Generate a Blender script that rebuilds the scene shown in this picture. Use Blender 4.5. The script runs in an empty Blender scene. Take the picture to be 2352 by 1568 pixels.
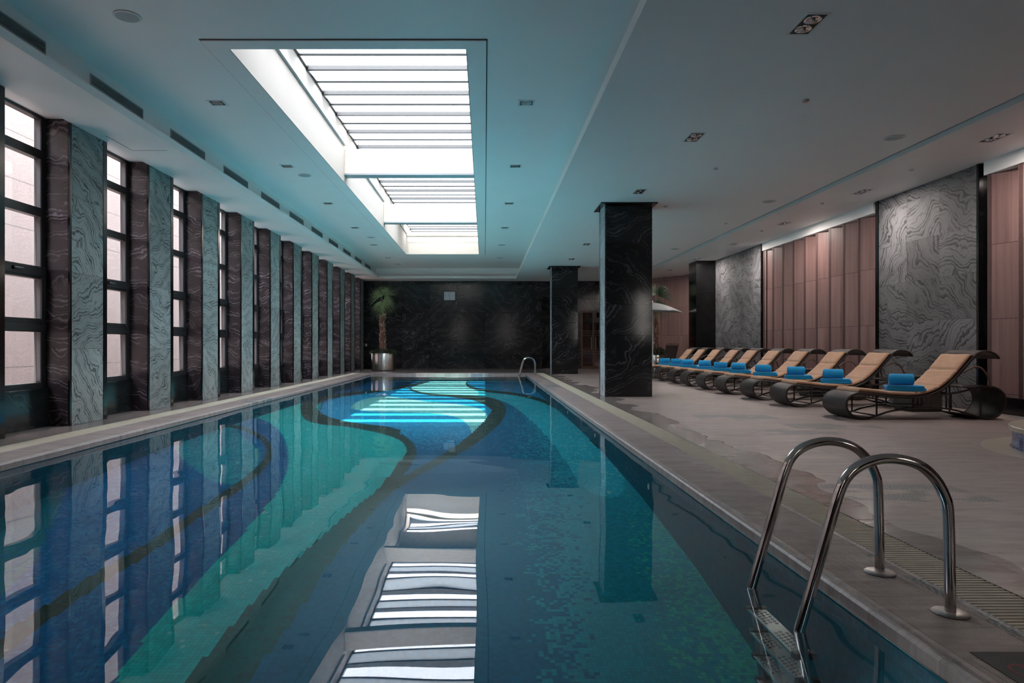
import bpy, bmesh, math, random
import numpy as np
from mathutils import Vector, Matrix
random.seed(7)
R = math.radians
EXPO = 2.62
PI = math.pi
scn = bpy.context.scene
COL = scn.collection

# ------------------------------------------------------------------ camera facts
F = 1568.0      # focal length in pixels of a 2352 wide frame
U0, V0 = 1113.0, 793.0
H = 1.10        # eye height

# ------------------------------------------------------------------ helpers
def box(bm, x0, x1, y0, y1, z0, z1, mi=0):
    vs = [bm.verts.new(p) for p in ((x0,y0,z0),(x1,y0,z0),(x1,y1,z0),(x0,y1,z0),
                                    (x0,y0,z1),(x1,y0,z1),(x1,y1,z1),(x0,y1,z1))]
    for f in ((0,3,2,1),(4,5,6,7),(0,1,5,4),(1,2,6,5),(2,3,7,6),(3,0,4,7)):
        fc = bm.faces.new([vs[i] for i in f]); fc.material_index = mi
    return vs

def BM(): return bmesh.new()

def boxes(*bs):
    bm = BM()
    for b in bs: box(bm, *b)
    return bm

def smooth_path(pts, n=6):
    """Catmull-Rom through pts (tuples of any dimension)."""
    P = [np.array(p, float) for p in pts]
    P = [2*P[0]-P[1]] + P + [2*P[-1]-P[-2]]
    out = []
    for i in range(1, len(P)-2):
        for k in range(n):
            t = k/n
            out.append(.5*((2*P[i]) + (-P[i-1]+P[i+1])*t + (2*P[i-1]-5*P[i]+4*P[i+1]-P[i+2])*t*t
                           + (-P[i-1]+3*P[i]-3*P[i+1]+P[i+2])*t**3))
    out.append(P[-2])
    return [tuple(p) for p in out]

def tube(bm, pts, r, seg=10, cap=True):
    pts = [Vector(p) for p in pts]
    rs = r if isinstance(r, (list, tuple)) else [r]*len(pts)
    rings = []; up = None
    for i, p in enumerate(pts):
        d = (pts[min(i+1, len(pts)-1)] - pts[max(i-1, 0)]).normalized()
        if up is None:
            a = Vector((0,0,1)) if abs(d.z) < .9 else Vector((0,1,0))
            up = (a - d*a.dot(d)).normalized()
        else:
            up = (up - d*up.dot(d)).normalized()
        s = d.cross(up)
        rings.append([bm.verts.new(p + (up*math.cos(2*PI*k/seg) + s*math.sin(2*PI*k/seg))*rs[i]) for k in range(seg)])
    for a, b in zip(rings, rings[1:]):
        for k in range(seg):
            bm.faces.new((a[k], a[(k+1)%seg], b[(k+1)%seg], b[k]))
    if cap:
        bm.faces.new(rings[0][::-1]); bm.faces.new(rings[-1])

def lathe(bm, prof, c=(0,0,0), seg=32, cap=True):
    rings = []
    for r, z in prof:
        rings.append([bm.verts.new((c[0]+r*math.cos(2*PI*k/seg), c[1]+r*math.sin(2*PI*k/seg), c[2]+z)) for k in range(seg)])
    for a, b in zip(rings, rings[1:]):
        for k in range(seg):
            bm.faces.new((a[k], a[(k+1)%seg], b[(k+1)%seg], b[k]))
    if cap:
        bm.faces.new(rings[0][::-1]); bm.faces.new(rings[-1])

def band(bm, prof, y0, y1, th, ny=1):
    """A strip of thickness th that follows prof [(x,z)...] and spans y0..y1."""
    n = len(prof); P = [Vector((p[0],0,p[1])) for p in prof]
    rows = []
    for i, p in enumerate(P):
        d = (P[min(i+1,n-1)] - P[max(i-1,0)]).normalized()
        nr = Vector((-d.z, 0, d.x))
        a, b = p + nr*th/2, p - nr*th/2
        rows.append([bm.verts.new((a.x,y0,a.z)), bm.verts.new((a.x,y1,a.z)), bm.verts.new((b.x,y1,b.z)), bm.verts.new((b.x,y0,b.z))])
    for a, b in zip(rows, rows[1:]):
        for k in range(4):
            bm.faces.new((a[k], a[(k+1)%4], b[(k+1)%4], b[k]))
    bm.faces.new(rows[0][::-1]); bm.faces.new(rows[-1])

def obj(name, bm, mats, parent=None, smooth=False, loc=None, bevel=0, bseg=2, auto=None):
    bmesh.ops.recalc_face_normals(bm, faces=bm.faces)
    me = bpy.data.meshes.new(name); bm.to_mesh(me); bm.free()
    for m in (mats if isinstance(mats, (list, tuple)) else [mats]): me.materials.append(m)
    if smooth: me.polygons.foreach_set('use_smooth', [True]*len(me.polygons))
    if smooth and auto is None: auto = 40
    if smooth and auto:
        try: me.set_sharp_from_angle(angle=R(auto))
        except Exception: pass
    o = bpy.data.objects.new(name, me); COL.objects.link(o)
    if parent: o.parent = parent
    if loc: o.location = loc
    if bevel:
        b = o.modifiers.new('bevel', 'BEVEL'); b.width = bevel; b.segments = bseg; b.limit_method = 'ANGLE'; b.angle_limit = R(40)
    return o

def tag(o, label=None, cat=None, group=None, kind=None):
    if label: o['label'] = label
    if cat: o['category'] = cat
    if group: o['group'] = group
    if kind: o['kind'] = kind
    return o

def thing(name, label, cat, loc=(0,0,0), rz=0, group=None, kind=None):
    o = bpy.data.objects.new(name, None); COL.objects.link(o)
    o.location = loc; o.rotation_euler = (0,0,rz); o.empty_display_size = .1
    return tag(o, label, cat, group, kind)

def struct(name, bm, m, parent=None, **kw):
    o = obj(name, bm, m, parent, **kw)
    if parent is None: o['kind'] = 'structure'
    return o

def dup(root, loc, rz=None, label=None, group=None):
    r = root.copy(); COL.objects.link(r); r.location = loc
    if rz is not None: r.rotation_euler = (0,0,rz)
    if label: r['label'] = label
    if group: r['group'] = group
    for ch in list(root.children):
        c = ch.copy(); COL.objects.link(c); c.parent = r
        for g in list(ch.children):
            d = g.copy(); COL.objects.link(d); d.parent = c
    return r

# ------------------------------------------------------------------ node helpers
class NT:
    def __init__(s, name):
        s.m = bpy.data.materials.new(name); s.m.use_nodes = True
        s.t = s.m.node_tree; s.t.nodes.clear()
        s.out = s.t.nodes.new('ShaderNodeOutputMaterial')
    def n(s, typ, **kw):
        nd = s.t.nodes.new('ShaderNode'+typ)
        for k, v in kw.items():
            if k.startswith('_'): setattr(nd, k[1:], v)
            else: s.set(nd.inputs[k.replace('__',' ')] if not k.startswith('i') or not k[1:].isdigit() else nd.inputs[int(k[1:])], v)
        return nd
    def set(s, inp, v):
        if isinstance(v, bpy.types.NodeSocket): s.t.links.new(v, inp)
        elif isinstance(v, bpy.types.Node): s.t.links.new(v.outputs[0], inp)
        else:
            if isinstance(v, (tuple, list)) and len(v) == 3 and inp.type == 'RGBA': v = (*v, 1)
            inp.default_value = v
    def math(s, op, a, b=0.0, c=0.0, clamp=False):
        nd = s.t.nodes.new('ShaderNodeMath'); nd.operation = op; nd.use_clamp = clamp
        s.set(nd.inputs[0], a); s.set(nd.inputs[1], b); s.set(nd.inputs[2], c)
        return nd.outputs[0]
    def mix(s, f, a, b, mode='MIX'):
        nd = s.t.nodes.new('ShaderNodeMixRGB'); nd.blend_type = mode
        s.set(nd.inputs[0], f); s.set(nd.inputs[1], a); s.set(nd.inputs[2], b)
        return nd.outputs[0]
    def ramp(s, f, stops, interp='LINEAR'):
        nd = s.t.nodes.new('ShaderNodeValToRGB'); cr = nd.color_ramp; cr.interpolation = interp
        while len(cr.elements) < len(stops): cr.elements.new(.5)
        for e, (p, c) in zip(cr.elements, stops):
            e.position = p
            if not isinstance(c, (tuple, list)): c = (c,c,c)
            e.color = (*c, 1)
        s.set(nd.inputs[0], f)
        return nd.outputs[0]
    def bsdf(s, color, rough=.5, metal=0, normal=None, **kw):
        b = s.t.nodes.new('ShaderNodeBsdfPrincipled')
        s.set(b.inputs['Base Color'], color); s.set(b.inputs['Roughness'], rough); s.set(b.inputs['Metallic'], metal)
        if normal is not None: s.set(b.inputs['Normal'], normal)
        for k, v in kw.items(): s.set(b.inputs[k.replace('_',' ')], v)
        s.t.links.new(b.outputs[0], s.out.inputs[0])
        return b
    def bump(s, h, strength=.5, dist=.01):
        return s.n('Bump', Height=h, Strength=strength, Distance=dist).outputs[0]
    def pos(s): return s.n('NewGeometry').outputs['Position']
    def obco(s): return s.n('TexCoord').outputs['Object']
    def xyz(s, v):
        q = s.n('SeparateXYZ', i0=v); return q.outputs
    def comb(s, x, y, z): return s.n('CombineXYZ', i0=x, i1=y, i2=z).outputs[0]
    def noise(s, vec, scale, detail=3, rough=.5, dist=0):
        nd = s.n('TexNoise', Vector=vec, Scale=scale, Detail=detail, Roughness=rough, Distortion=dist)
        return nd.outputs[0]
    def scale(s, vec, sc):
        nd = s.t.nodes.new('ShaderNodeVectorMath'); nd.operation = 'MULTIPLY'
        s.set(nd.inputs[0], vec); nd.inputs[1].default_value = sc
        return nd.outputs[0]

def plain(name, color, rough=.5, metal=0, var=.06, sc=30, bump=0, **kw):
    t = NT(name); n = t.noise(t.obco(), sc, 4)
    c0 = tuple(max(0, c*(1-var)) for c in color); c1 = tuple(min(1, c*(1+var)) for c in color)
    col = t.ramp(n, [(.3, c0), (.7, c1)])
    nm = t.bump(n, bump, .004) if bump else None
    t.bsdf(col, rough, metal, nm, **kw)
    return t.m

# ------------------------------------------------------------------ materials
def stone(name, base, line, joint, slab=(.9,.6), rough=.2, bump=0, horiz='Y', width=(.35,.5,.62), scale=1.0, jcol=None, ani=(1,1,1), rot=True, spec=.5):
    """Banded schist in slabs; each slab takes its own cut of the pattern."""
    t = NT(name); p = t.pos(); x, y, z = t.xyz(p)[0:3]
    hcoord = y if horiz == 'Y' else x
    a = t.math('DIVIDE', hcoord, slab[0]); b = t.math('DIVIDE', z, slab[1])
    ia, ib = t.math('FLOOR', a), t.math('FLOOR', b)
    wn = t.n('TexWhiteNoise', Vector=t.comb(ia, ib, 3.1)); wn.noise_dimensions = '3D'
    off = t.scale(wn.outputs['Color'], (5, 5, 5))
    va = t.n('VectorMath', i0=p, i1=off); va.operation = 'ADD'
    rt = t.n('VectorRotate', Vector=va.outputs[0]); rt.rotation_type = 'AXIS_ANGLE'
    rt.inputs['Axis'].default_value = (1,0,0) if horiz == 'Y' else (0,1,0)
    ang = t.math('MULTIPLY', t.math('SUBTRACT', wn.outputs['Value'], .5), 1.8 if rot else .4)
    t.set(rt.inputs['Angle'], ang)
    v = t.scale(rt.outputs[0], ani)
    vz = t.xyz(v)[2]
    n1 = t.noise(v, .75*scale, 2, .45); n2 = t.noise(v, 2.3*scale, 3, .5); n3 = t.noise(v, 9.0*scale, 3, .6)
    amp = t.ramp(t.noise(v, 1.9*scale, 3, .6), [(.34, .52), (.58, 1.0)])
    fine = t.noise(v, 60*scale, 4, .65)
    ph = t.math('MULTIPLY', vz, 52.0*scale)
    ph = t.math('ADD', ph, t.math('MULTIPLY', n1, 72.0))
    ph = t.math('ADD', ph, t.math('MULTIPLY', n2, 22.0))
    ph = t.math('ADD', ph, t.math('MULTIPLY', n3, 3.5))
    w1 = t.math('ADD', t.math('MULTIPLY', t.math('SINE', ph), .5), .5)
    w2 = t.math('ADD', t.math('MULTIPLY', t.math('SINE', t.math('ADD', t.math('MULTIPLY', ph, 2.37), t.math('MULTIPLY', n3, 6.0))), .5), .5)
    bun = t.math('ADD', t.math('MULTIPLY', t.math('SINE', t.math('ADD', t.math('MULTIPLY', ph, .21), t.math('MULTIPLY', n2, 5.0))), .35), .65)
    w = t.math('MULTIPLY', t.math('MULTIPLY', t.math('ADD', t.math('MULTIPLY', t.math('POWER', w1, 1.6), .75), t.math('MULTIPLY', w2, .25)), bun), amp)
    f = t.math('ADD', t.math('MULTIPLY', w, .78), t.math('MULTIPLY', fine, .36))
    col = t.ramp(f, [(width[0], base), (width[1], tuple((q+w)/2 for q, w in zip(base, line))), (width[2], line), (1, tuple(q*.7 for q in line))])
    big = t.noise(p, .9, 2)
    col = t.mix(1.0, col, t.ramp(big, [(.3, .72), (.7, 1.15)]), 'MULTIPLY')
    tone = t.math('ADD', t.math('MULTIPLY', wn.outputs['Value'], .4), .8)
    col = t.mix(1.0, col, t.comb(tone, tone, tone), 'MULTIPLY')
    fa = t.math('FRACT', a); fb = t.math('FRACT', b)
    ja = t.math('LESS_THAN', fa, .005/slab[0]); jb = t.math('LESS_THAN', fb, .005/slab[1])
    j = t.math('MAXIMUM', ja, jb)
    col = t.mix(j, col, jcol or joint)
    nm = None
    if bump:
        nm = t.bump(t.math('ADD', f, t.math('MULTIPLY', fine, .6)), bump, .012)
    bb = t.bsdf(col, rough, 0, nm)
    bb.inputs['Specular IOR Level'].default_value = spec
    return t.m

M = {}
M['black_marble'] = stone('polished dark marble', (.023,.022,.0245), (.10,.096,.104), (.005,.005,.005), (1.3,.66), .12, 0, 'X', (.40,.62,.84), 1.25, spec=.35)
M['dark_pillar'] = stone('polished dark marble of pillars', (.012,.0118,.013), (.070,.068,.074), (.004,.004,.004), (1.3,.66), .09, 0, 'X', (.38,.60,.84), 1.3, spec=.28)
M['purple_marble'] = stone('purplish dark marble', (.033,.024,.030), (.19,.165,.185), (.008,.008,.008), (1.3,1.06), .24, 0, 'X', (.40,.62,.86), 2.0, rot=False)
M['low_marble'] = stone('dark green marble', (.011,.014,.015), (.032,.036,.037), (.006,.006,.006), (1.3,.9), .16, 0, 'Y', (.4,.65,.9), 1.5)
M['green_granite'] = stone('flamed grey green granite', (.27,.295,.285), (.06,.072,.072), (.07,.07,.07), (2.18,1.05), .75, .35, 'Y', (.30,.46,.70), 2.3)
M['grey_granite'] = stone('flamed grey granite', (.185,.185,.195), (.05,.05,.055), (.06,.06,.06), (.957,.78), .7, .4, 'Y', (.28,.44,.68), 1.5)
M['pale_granite'] = stone('flamed pale granite', (.36,.37,.39), (.14,.145,.15), (.1,.1,.1), (2,1.0), .7, .5, 'Y', (.3,.5,.75), 2.0)
M['black_polished'] = stone('polished black stone', (.0055,.0055,.006), (.012,.012,.013), (.003,.003,.003), (1.4,1.0), .13, 0, 'Y', (.5,.7,.85), 1)

def paint(name, c, rough=.55):
    t = NT(name); n = t.noise(t.pos(), 1.1, 3)
    col = t.ramp(n, [(.3, tuple(q*.97 for q in c)), (.7, c)])
    f = t.noise(t.pos(), 140, 2)
    t.bsdf(col, rough, 0, t.bump(f, .04, .002)); return t.m
M['ceiling'] = paint('white ceiling paint', (.78,.76,.75), .5)
M['shaft'] = paint('beige shaft plaster', (.42,.375,.33), .7)
M['white_trim'] = paint('white trim paint', (.8,.8,.8), .5)
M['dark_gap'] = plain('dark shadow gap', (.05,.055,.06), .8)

def wood():
    t = NT('rosy wood veneer'); p = t.pos(); x, y, z = t.xyz(p)[0:3]
    idx = t.math('FLOOR', t.math('DIVIDE', y, .645))
    iz = t.math('FLOOR', t.math('DIVIDE', t.math('SUBTRACT', z, .31), 1.22))
    wn = t.n('TexWhiteNoise', Vector=t.comb(idx, iz, 0)); wn.noise_dimensions = '3D'
    v = t.n('VectorMath', i0=t.scale(p, (14, 14, .5)), i1=t.scale(wn.outputs['Color'], (9,9,9))); v.operation = 'ADD'
    n1 = t.noise(v.outputs[0], 1.0, 4, .55, .4)
    fi = t.noise(t.scale(p, (160,160,5)), 1.0, 3, .6)
    f = t.math('ADD', t.math('MULTIPLY', n1, .7), t.math('MULTIPLY', fi, .3))
    col = t.ramp(f, [(.3, (.19,.105,.096)), (.5, (.265,.158,.145)), (.7, (.32,.20,.183))])
    tone = t.math('ADD', t.math('MULTIPLY', wn.outputs['Value'], .18), .9)
    col = t.mix(1.0, col, t.comb(tone, tone, tone), 'MULTIPLY')
    fz = t.math('FRACT', t.math('DIVIDE', t.math('SUBTRACT', z, .31), 1.22))
    j = t.math('LESS_THAN', fz, .007)
    col = t.mix(j, col, (.05,.03,.03))
    t.bsdf(col, .42, 0, t.bump(fi, .08, .002)); return t.m
M['wood'] = wood()

M['wood_dark'] = plain('dark rosy panel strip', (.10,.055,.052), .5, 0, .15, 20)
def deck(name, sx, sy, streak=1.0, wet=True):
    t = NT(name); p = t.pos(); x, y, z = t.xyz(p)[0:3]
    row = t.math('FLOOR', t.math('DIVIDE', y, sy))
    xo = t.math('ADD', x, t.math('MULTIPLY', t.math('FRACT', t.math('MULTIPLY', row, .37)), sx))
    cx = t.math('FLOOR', t.math('DIVIDE', xo, sx))
    wn = t.n('TexWhiteNoise', Vector=t.comb(cx, row, 1.7)); wn.noise_dimensions = '3D'
    v = t.n('VectorMath', i0=t.scale(p, (1.6, 9, 1)), i1=t.scale(wn.outputs['Color'], (8,8,8))); v.operation = 'ADD'
    n1 = t.noise(v.outputs[0], 1.3, 6, .62, .6)
    n2 = t.noise(t.scale(p, (3, 26, 3)), 2.0, 4, .6)
    f = t.math('ADD', t.math('MULTIPLY', n1, .7), t.math('MULTIPLY', n2, .3))
    col = t.ramp(f, [(.28, (.150,.112,.103)), (.45, (.27,.212,.195)), (.62, (.35,.285,.262)), (.8, (.43,.37,.34))])
    # short dark flecks in the stone
    n3 = t.noise(t.scale(p, (1.5, 6.5, 1)), 2.2, 3, .55)
    col = t.mix(t.ramp(n3, [(.70, 0.0), (.76, .55)]), col, (.10,.085,.08))
    # a few slabs of darker grey banded stone
    dk = t.math('GREATER_THAN', wn.outputs['Value'], .955)
    wv = t.n('TexWave', Vector=t.scale(p, (1,2.2,1)), Scale=11.0, Distortion=9.0, Detail=4.0)
    dcol = t.ramp(wv.outputs[1], [(.3, (.085,.09,.095)), (.8, (.2,.2,.2))])
    blot = t.ramp(t.noise(t.scale(p, (1,1.8,1)), 1.9, 3), [(.42, 0.0), (.5, 1.0)])
    col = t.mix(t.math('MULTIPLY', dk, blot), col, dcol)
    tone = t.math('ADD', t.math('MULTIPLY', wn.outputs['Value'], .16), .92)
    col = t.mix(1.0, col, t.comb(tone, tone, tone), 'MULTIPLY')
    ja = t.math('LESS_THAN', t.math('FRACT', t.math('DIVIDE', xo, sx)), .005/sx)
    jb = t.math('LESS_THAN', t.math('FRACT', t.math('DIVIDE', y, sy)), .005/sy)
    col = t.mix(t.math('MULTIPLY', t.math('MAXIMUM', ja, jb), .45), col, (.10,.08,.075))
    # water that was splashed beside the grate
    rgh = .42
    if wet:
        edge = t.math('SUBTRACT', 2.75, x)
        wn2 = t.math('ADD', edge, t.math('MULTIPLY', t.math('SUBTRACT', t.noise(p, .8, 2), .5), 1.5))
        w = t.ramp(wn2, [(.0, 0.0), (.12, 1.0)])
        col = t.mix(t.math('MULTIPLY', w, .42), col, (.06,.048,.045))
        rgh = t.math('SUBTRACT', .42, t.math('MULTIPLY', w, .2))
    t.bsdf(col, rgh, 0, t.bump(f, .12, .004)); return t.m
M['deck'] = deck('rosy travertine paving', 1.2, .6)
M['coping'] = deck('rosy travertine coping', .47, 1.2, wet=False)
M['grate'] = plain('cream plastic grate', (.50,.45,.35), .5, 0, .08, 12)
M['trench'] = plain('dark drain trench', (.05,.045,.035), .8)

def granite_out():
    t = NT('pink speckled granite'); p = t.pos(); z = t.xyz(p)[2]
    n = t.n('TexVoronoi', Vector=p, Scale=70.0); n2 = t.noise(p, 30, 4, .7); n3 = t.noise(p, 1.2, 2)
    f = t.math('ADD', t.math('MULTIPLY', t.xyz(n.outputs['Color'])[0], .5), t.math('MULTIPLY', n2, .5))
    col = t.ramp(f, [(.2, (.070,.049,.047)), (.5, (.098,.070,.066)), (.8, (.124,.094,.089))])
    col = t.mix(1.0, col, t.ramp(n3, [(.3,.92),(.7,1.0)]), 'MULTIPLY')
    j = t.math('LESS_THAN', t.math('FRACT', t.math('DIVIDE', t.math('SUBTRACT', z, .58), 1.10)), .022)
    col = t.mix(j, col, (.035,.026,.025))
    t.bsdf(col, .8); return t.m
M['granite_out'] = granite_out()
M['black_frame'] = plain('black powder coated aluminium', (.022,.023,.024), .35, 0, .05)
M['grey_plate'] = plain('grey painted steel', (.35,.37,.38), .45, 0, .04)
M['groove'] = plain('dull teal grey groove', (.22,.28,.29), .6)
M['jamb'] = plain('dull grey violet aluminium', (.10,.09,.10), .5)
M['cream_stone'] = plain('cream stone cladding', (.80,.70,.61), .7, 0, .05, 25)
M['chrome'] = plain('polished stainless steel', (.58,.55,.53), .1, 1, .05, 8)
M['brushed'] = plain('brushed stainless steel', (.62,.60,.58), .24, 1, .06, 4)
M['dull_steel'] = plain('dull stainless steel', (.42,.40,.39), .32, 1, .15, 25)
M['black_plastic'] = plain('black plastic', (.012,.012,.013), .4)
M['white_plastic'] = plain('white plastic', (.65,.65,.64), .45, 0, .03)
M['blade'] = plain('grey vent blades', (.30,.32,.33), .5)
M['dark_box'] = plain('black lamp housing', (.008,.008,.008), .5)

def clearglass(name, tint, refl=1.5):
    t = NT(name)
    tr = t.n('BsdfTransparent', Color=tint); gl = t.n('BsdfGlossy', Color=(1,1,1), Roughness=.02)
    bf = t.n('NewGeometry').outputs['Backfacing']
    fr = t.n('Fresnel', IOR=t.math('ADD', refl, t.math('MULTIPLY', bf, 1/refl-refl)))
    mx = t.n('MixShader', i0=fr.outputs[0], i1=tr.outputs[0], i2=gl.outputs[0])
    t.t.links.new(mx.outputs[0], t.out.inputs[0]); return t.m
M['glass'] = clearglass('window glass', (.97,.97,.97))
M['sky_glass'] = clearglass('tinted skylight glass', (.82,.83,.85))
M['dark_glass'] = clearglass('smoked glass', (.25,.25,.25))
def frosted():
    t = NT('frosted skylight glass')
    tr = t.n('BsdfTransparent', Color=(.44,.46,.48)); tl = t.n('BsdfTranslucent', Color=(.26,.28,.30))
    mx = t.n('MixShader', i0=.55, i1=tr.outputs[0], i2=tl.outputs[0])
    t.t.links.new(mx.outputs[0], t.out.inputs[0]); return t.m
M['frosted'] = frosted()

def water():
    t = NT('still pool water'); p = t.pos()
    n1 = t.noise(t.scale(p, (1, .55, 1)), .9, 1, .4); n2 = t.noise(t.scale(p, (.35,1,1)), 1.7, 1)
    h = t.math('ADD', n1, t.math('MULTIPLY', n2, .25))
    nm = t.bump(h, 1.0, .011)
    tr = t.n('BsdfTransparent', Color=(.90,.965,.97)); gl = t.n('BsdfGlossy', Color=(1,1,1), Roughness=.0, Normal=nm)
    bf = t.n('NewGeometry').outputs['Backfacing']
    fr = t.n('Fresnel', IOR=t.math('ADD', 1.34, t.math('MULTIPLY', bf, 1/1.34-1.34)), Normal=nm)
    mx = t.n('MixShader', i0=fr.outputs[0], i1=tr.outputs[0], i2=gl.outputs[0])
    t.t.links.new(mx.outputs[0], t.out.inputs[0]); return t.m
M['water'] = water()

TS = .03
def mosaic_floor():
    t = NT('glass mosaic with swirls'); p = t.pos(); x, y, z = t.xyz(p)[0:3]
    at = t.n('Attribute'); at.attribute_name = 'tile_colour'; at.attribute_type = 'GEOMETRY'
    fx = t.math('FRACT', t.math('DIVIDE', t.math('ADD', x, 4.48), TS)); fy = t.math('FRACT', t.math('DIVIDE', y, TS))
    j = t.math('MAXIMUM', t.math('LESS_THAN', fx, .10), t.math('LESS_THAN', fy, .10))
    col = t.mix(t.math('MULTIPLY', j, .45), at.outputs['Color'], (.035,.075,.075))
    t.bsdf(col, .6).inputs['Specular IOR Level'].default_value = .04; return t.m
M['mosaic_floor'] = mosaic_floor()
def mosaic_wall(name, c0, c1, grout, ax='Y', ts=.03, tv=None):
    t = NT(name); p = t.pos(); x, y, z = t.xyz(p)[0:3]
    h = y if ax == 'Y' else x; tv = tv or ts
    a = t.math('DIVIDE', h, ts); b = t.math('DIVIDE', z, tv)
    wn = t.n('TexWhiteNoise', Vector=t.comb(t.math('FLOOR', a), t.math('FLOOR', b), 1)); wn.noise_dimensions = '3D'
    col = t.ramp(wn.outputs['Value'], [(0, c0), (1, c1)])
    j = t.math('MAXIMUM', t.math('LESS_THAN', t.math('FRACT', a), .09), t.math('LESS_THAN', t.math('FRACT', b), .09))
    col = t.mix(t.math('MULTIPLY', j, .7), col, grout)
    t.bsdf(col, .25 if 'mixed' in name else .6).inputs['Specular IOR Level'].default_value = .5 if 'mixed' in name else .04; return t.m
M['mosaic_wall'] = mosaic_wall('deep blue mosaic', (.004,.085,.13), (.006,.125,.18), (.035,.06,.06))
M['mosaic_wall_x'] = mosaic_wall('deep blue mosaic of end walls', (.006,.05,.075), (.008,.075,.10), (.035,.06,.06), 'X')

def weave():
    t = NT('dark woven rattan'); p = t.obco(); x, y, z = t.xyz(p)[0:3]
    s1 = t.math('SINE', t.math('MULTIPLY', y, 330)); 
    s2 = t.math('SINE', t.math('MULTIPLY', t.math('ADD', x, t.math('MULTIPLY', z, .9)), 240))
    f = t.math('MULTIPLY', s1, s2); n = t.noise(p, 60, 2)
    col = t.ramp(t.math('ADD', t.math('MULTIPLY', f, .35), t.math('MULTIPLY', n, .9)), [(.2, (.018,.014,.013)), (.8, (.062,.048,.044))])
    t.bsdf(col, .42, 0, t.bump(f, .7, .003)); return t.m
M['weave'] = weave()
M['rattan_tube'] = plain('dark brown lacquered tube', (.03,.022,.02), .35, 0, .1)
M['copper_tube'] = plain('brown bent cane', (.14,.085,.065), .35, 0, .15)
def cloth(name, c, sc=260, rough=.9, b=.25, sheen=.2):
    t = NT(name); p = t.obco(); n = t.noise(p, sc, 3, .6); n2 = t.noise(p, 9, 3)
    f = t.math('ADD', t.math('MULTIPLY', n, .4), t.math('MULTIPLY', n2, .6))
    col = t.ramp(f, [(.3, tuple(q*.86 for q in c)), (.7, tuple(min(1,q*1.08) for q in c))])
    bb = t.bsdf(col, rough, 0, t.bump(n, b, .003)); bb.inputs['Sheen Weight'].default_value = sheen
    return t.m
M['cushion'] = cloth('tan cushion canvas', (.60,.345,.215), 300, .85, .15)
M['towel'] = cloth('blue terry towel', (.006,.37,.78), 420, .95, .9, .3)
M['canopy'] = cloth('pale grey canopy canvas', (.30,.315,.325), 200, .8, .05)
M['sling'] = cloth('dark brown mesh sling', (.04,.026,.024), 300, .7, .3)
M['leaf'] = plain('palm leaf', (.16,.20,.085), .5, 0, .35, 6)
M['leaf_dark'] = plain('dark shrub leaf', (.022,.05,.020), .5, 0, .4, 9)
M['stem'] = plain('palm stalk', (.16,.17,.07), .5, 0, .2)
M['bark'] = plain('brown palm fibre', (.135,.06,.045), .9, 0, .45, 40, .8)
M['husk'] = plain('pale cut frond stub', (.34,.235,.17), .8, 0, .3, 25)
M['soil'] = plain('dark potting soil', (.02,.016,.012), .95, 0, .3, 60, .8)
M['mat'] = plain('dark grey rubber plate', (.028,.024,.026), .6, 0, .35, 3)
M['red'] = plain('dark red printed mark', (.16,.008,.014), .6)
M['clock_face'] = plain('white clock dial', (.62,.66,.70), .4, 0, .02)
M['cream'] = plain('cream marble', (.50,.44,.36), .3, 0, .06, 3)
M['tub_tile'] = mosaic_wall('blue mixed mosaic', (.03,.05,.16), (.16,.22,.42), (.45,.42,.42), 'X', .035, .028)
M['gold_wood'] = plain('brown door frame timber', (.10,.045,.028), .35, 0, .2, 8)
M['brass'] = plain('warm brass', (.5,.33,.15), .3, 1, .1)
M['reflector'] = plain('lamp reflector', (.75,.78,.82), .08, 1, .05)

# ------------------------------------------------------------------ setting: floor, pool
PX0, PX1, PY0, PY1 = -4.48, 1.60, .6, 26.8     # pool
WZ = -.07
PROF = [(-2,-1.2),(.6,-1.15),(2,-.98),(3.77,-.765),(5.15,-.585),(7,-.44),(9.6,-.335),(12,-.31),(27,-.31)]
def fz(y): return np.interp(y, [p[0] for p in PROF], [p[1] for p in PROF])

YB = -6.0       # back wall of the hall, behind the viewer
YF = 32.3       # far wall
bm = boxes((2.35, 9.6, YB, YF+.3, -.25, 0), (-6.0, -5.28, YB, YF+.3, -.25, 0),
           (-5.28, 2.35, PY1+.5, YF+.3, -.25, 0), (-5.28, 2.35, YB, PY0-.5, -.25, 0),
           (4.6, 5.6, YF+.3, YF+2.0, -.25, 0))
struct('floor', bm, M['deck'])

# grooved coping: a profile run along each side
def coping(name, sgn, xe, xo, y0, y1):
    """xe: edge over the water, xo: outer edge."""
    prof = [(xe, -.062), (xe, -.012), (xe+sgn*.012, -.001), (xe+sgn*.030, -.001), (xe+sgn*.036, -.012), (xe+sgn*.044, -.012),
            (xe+sgn*.052, .0), (xe+sgn*.075, .0)]
    w = .0115; x = .08; tot = abs(xo-xe)
    while x + w < tot - .012:
        prof += [(xe+sgn*x, -.0035), (xe+sgn*(x+.0035), -.0035), (xe+sgn*(x+.0050), 0), (xe+sgn*(x+w-.0015), 0)]
        x += w
    prof += [(xo, 0), (xo, -.25), (xe+sgn*.05, -.25), (xe+sgn*.05, -.062)]
    bm = BM(); a = [bm.verts.new((px, y0, pz)) for px, pz in prof]; b = [bm.verts.new((px, y1, pz)) for px, pz in prof]
    for i in range(len(prof)):
        k = (i+1) % len(prof); bm.faces.new((a[i], a[k], b[k], b[i]))
    bm.faces.new(a); bm.faces.new(b)
    return struct(name, bm, M['coping'])
coping('trim_pool_coping_right', 1, PX1, 2.07, PY0, PY1)
coping('trim_pool_coping_left', -1, PX0+.0, -4.97, PY0, PY1)
struct('trim_pool_coping_far', boxes((-4.97, 2.07, PY1, PY1+.5, -.25, 0)), M['coping'], bevel=.008)
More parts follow.
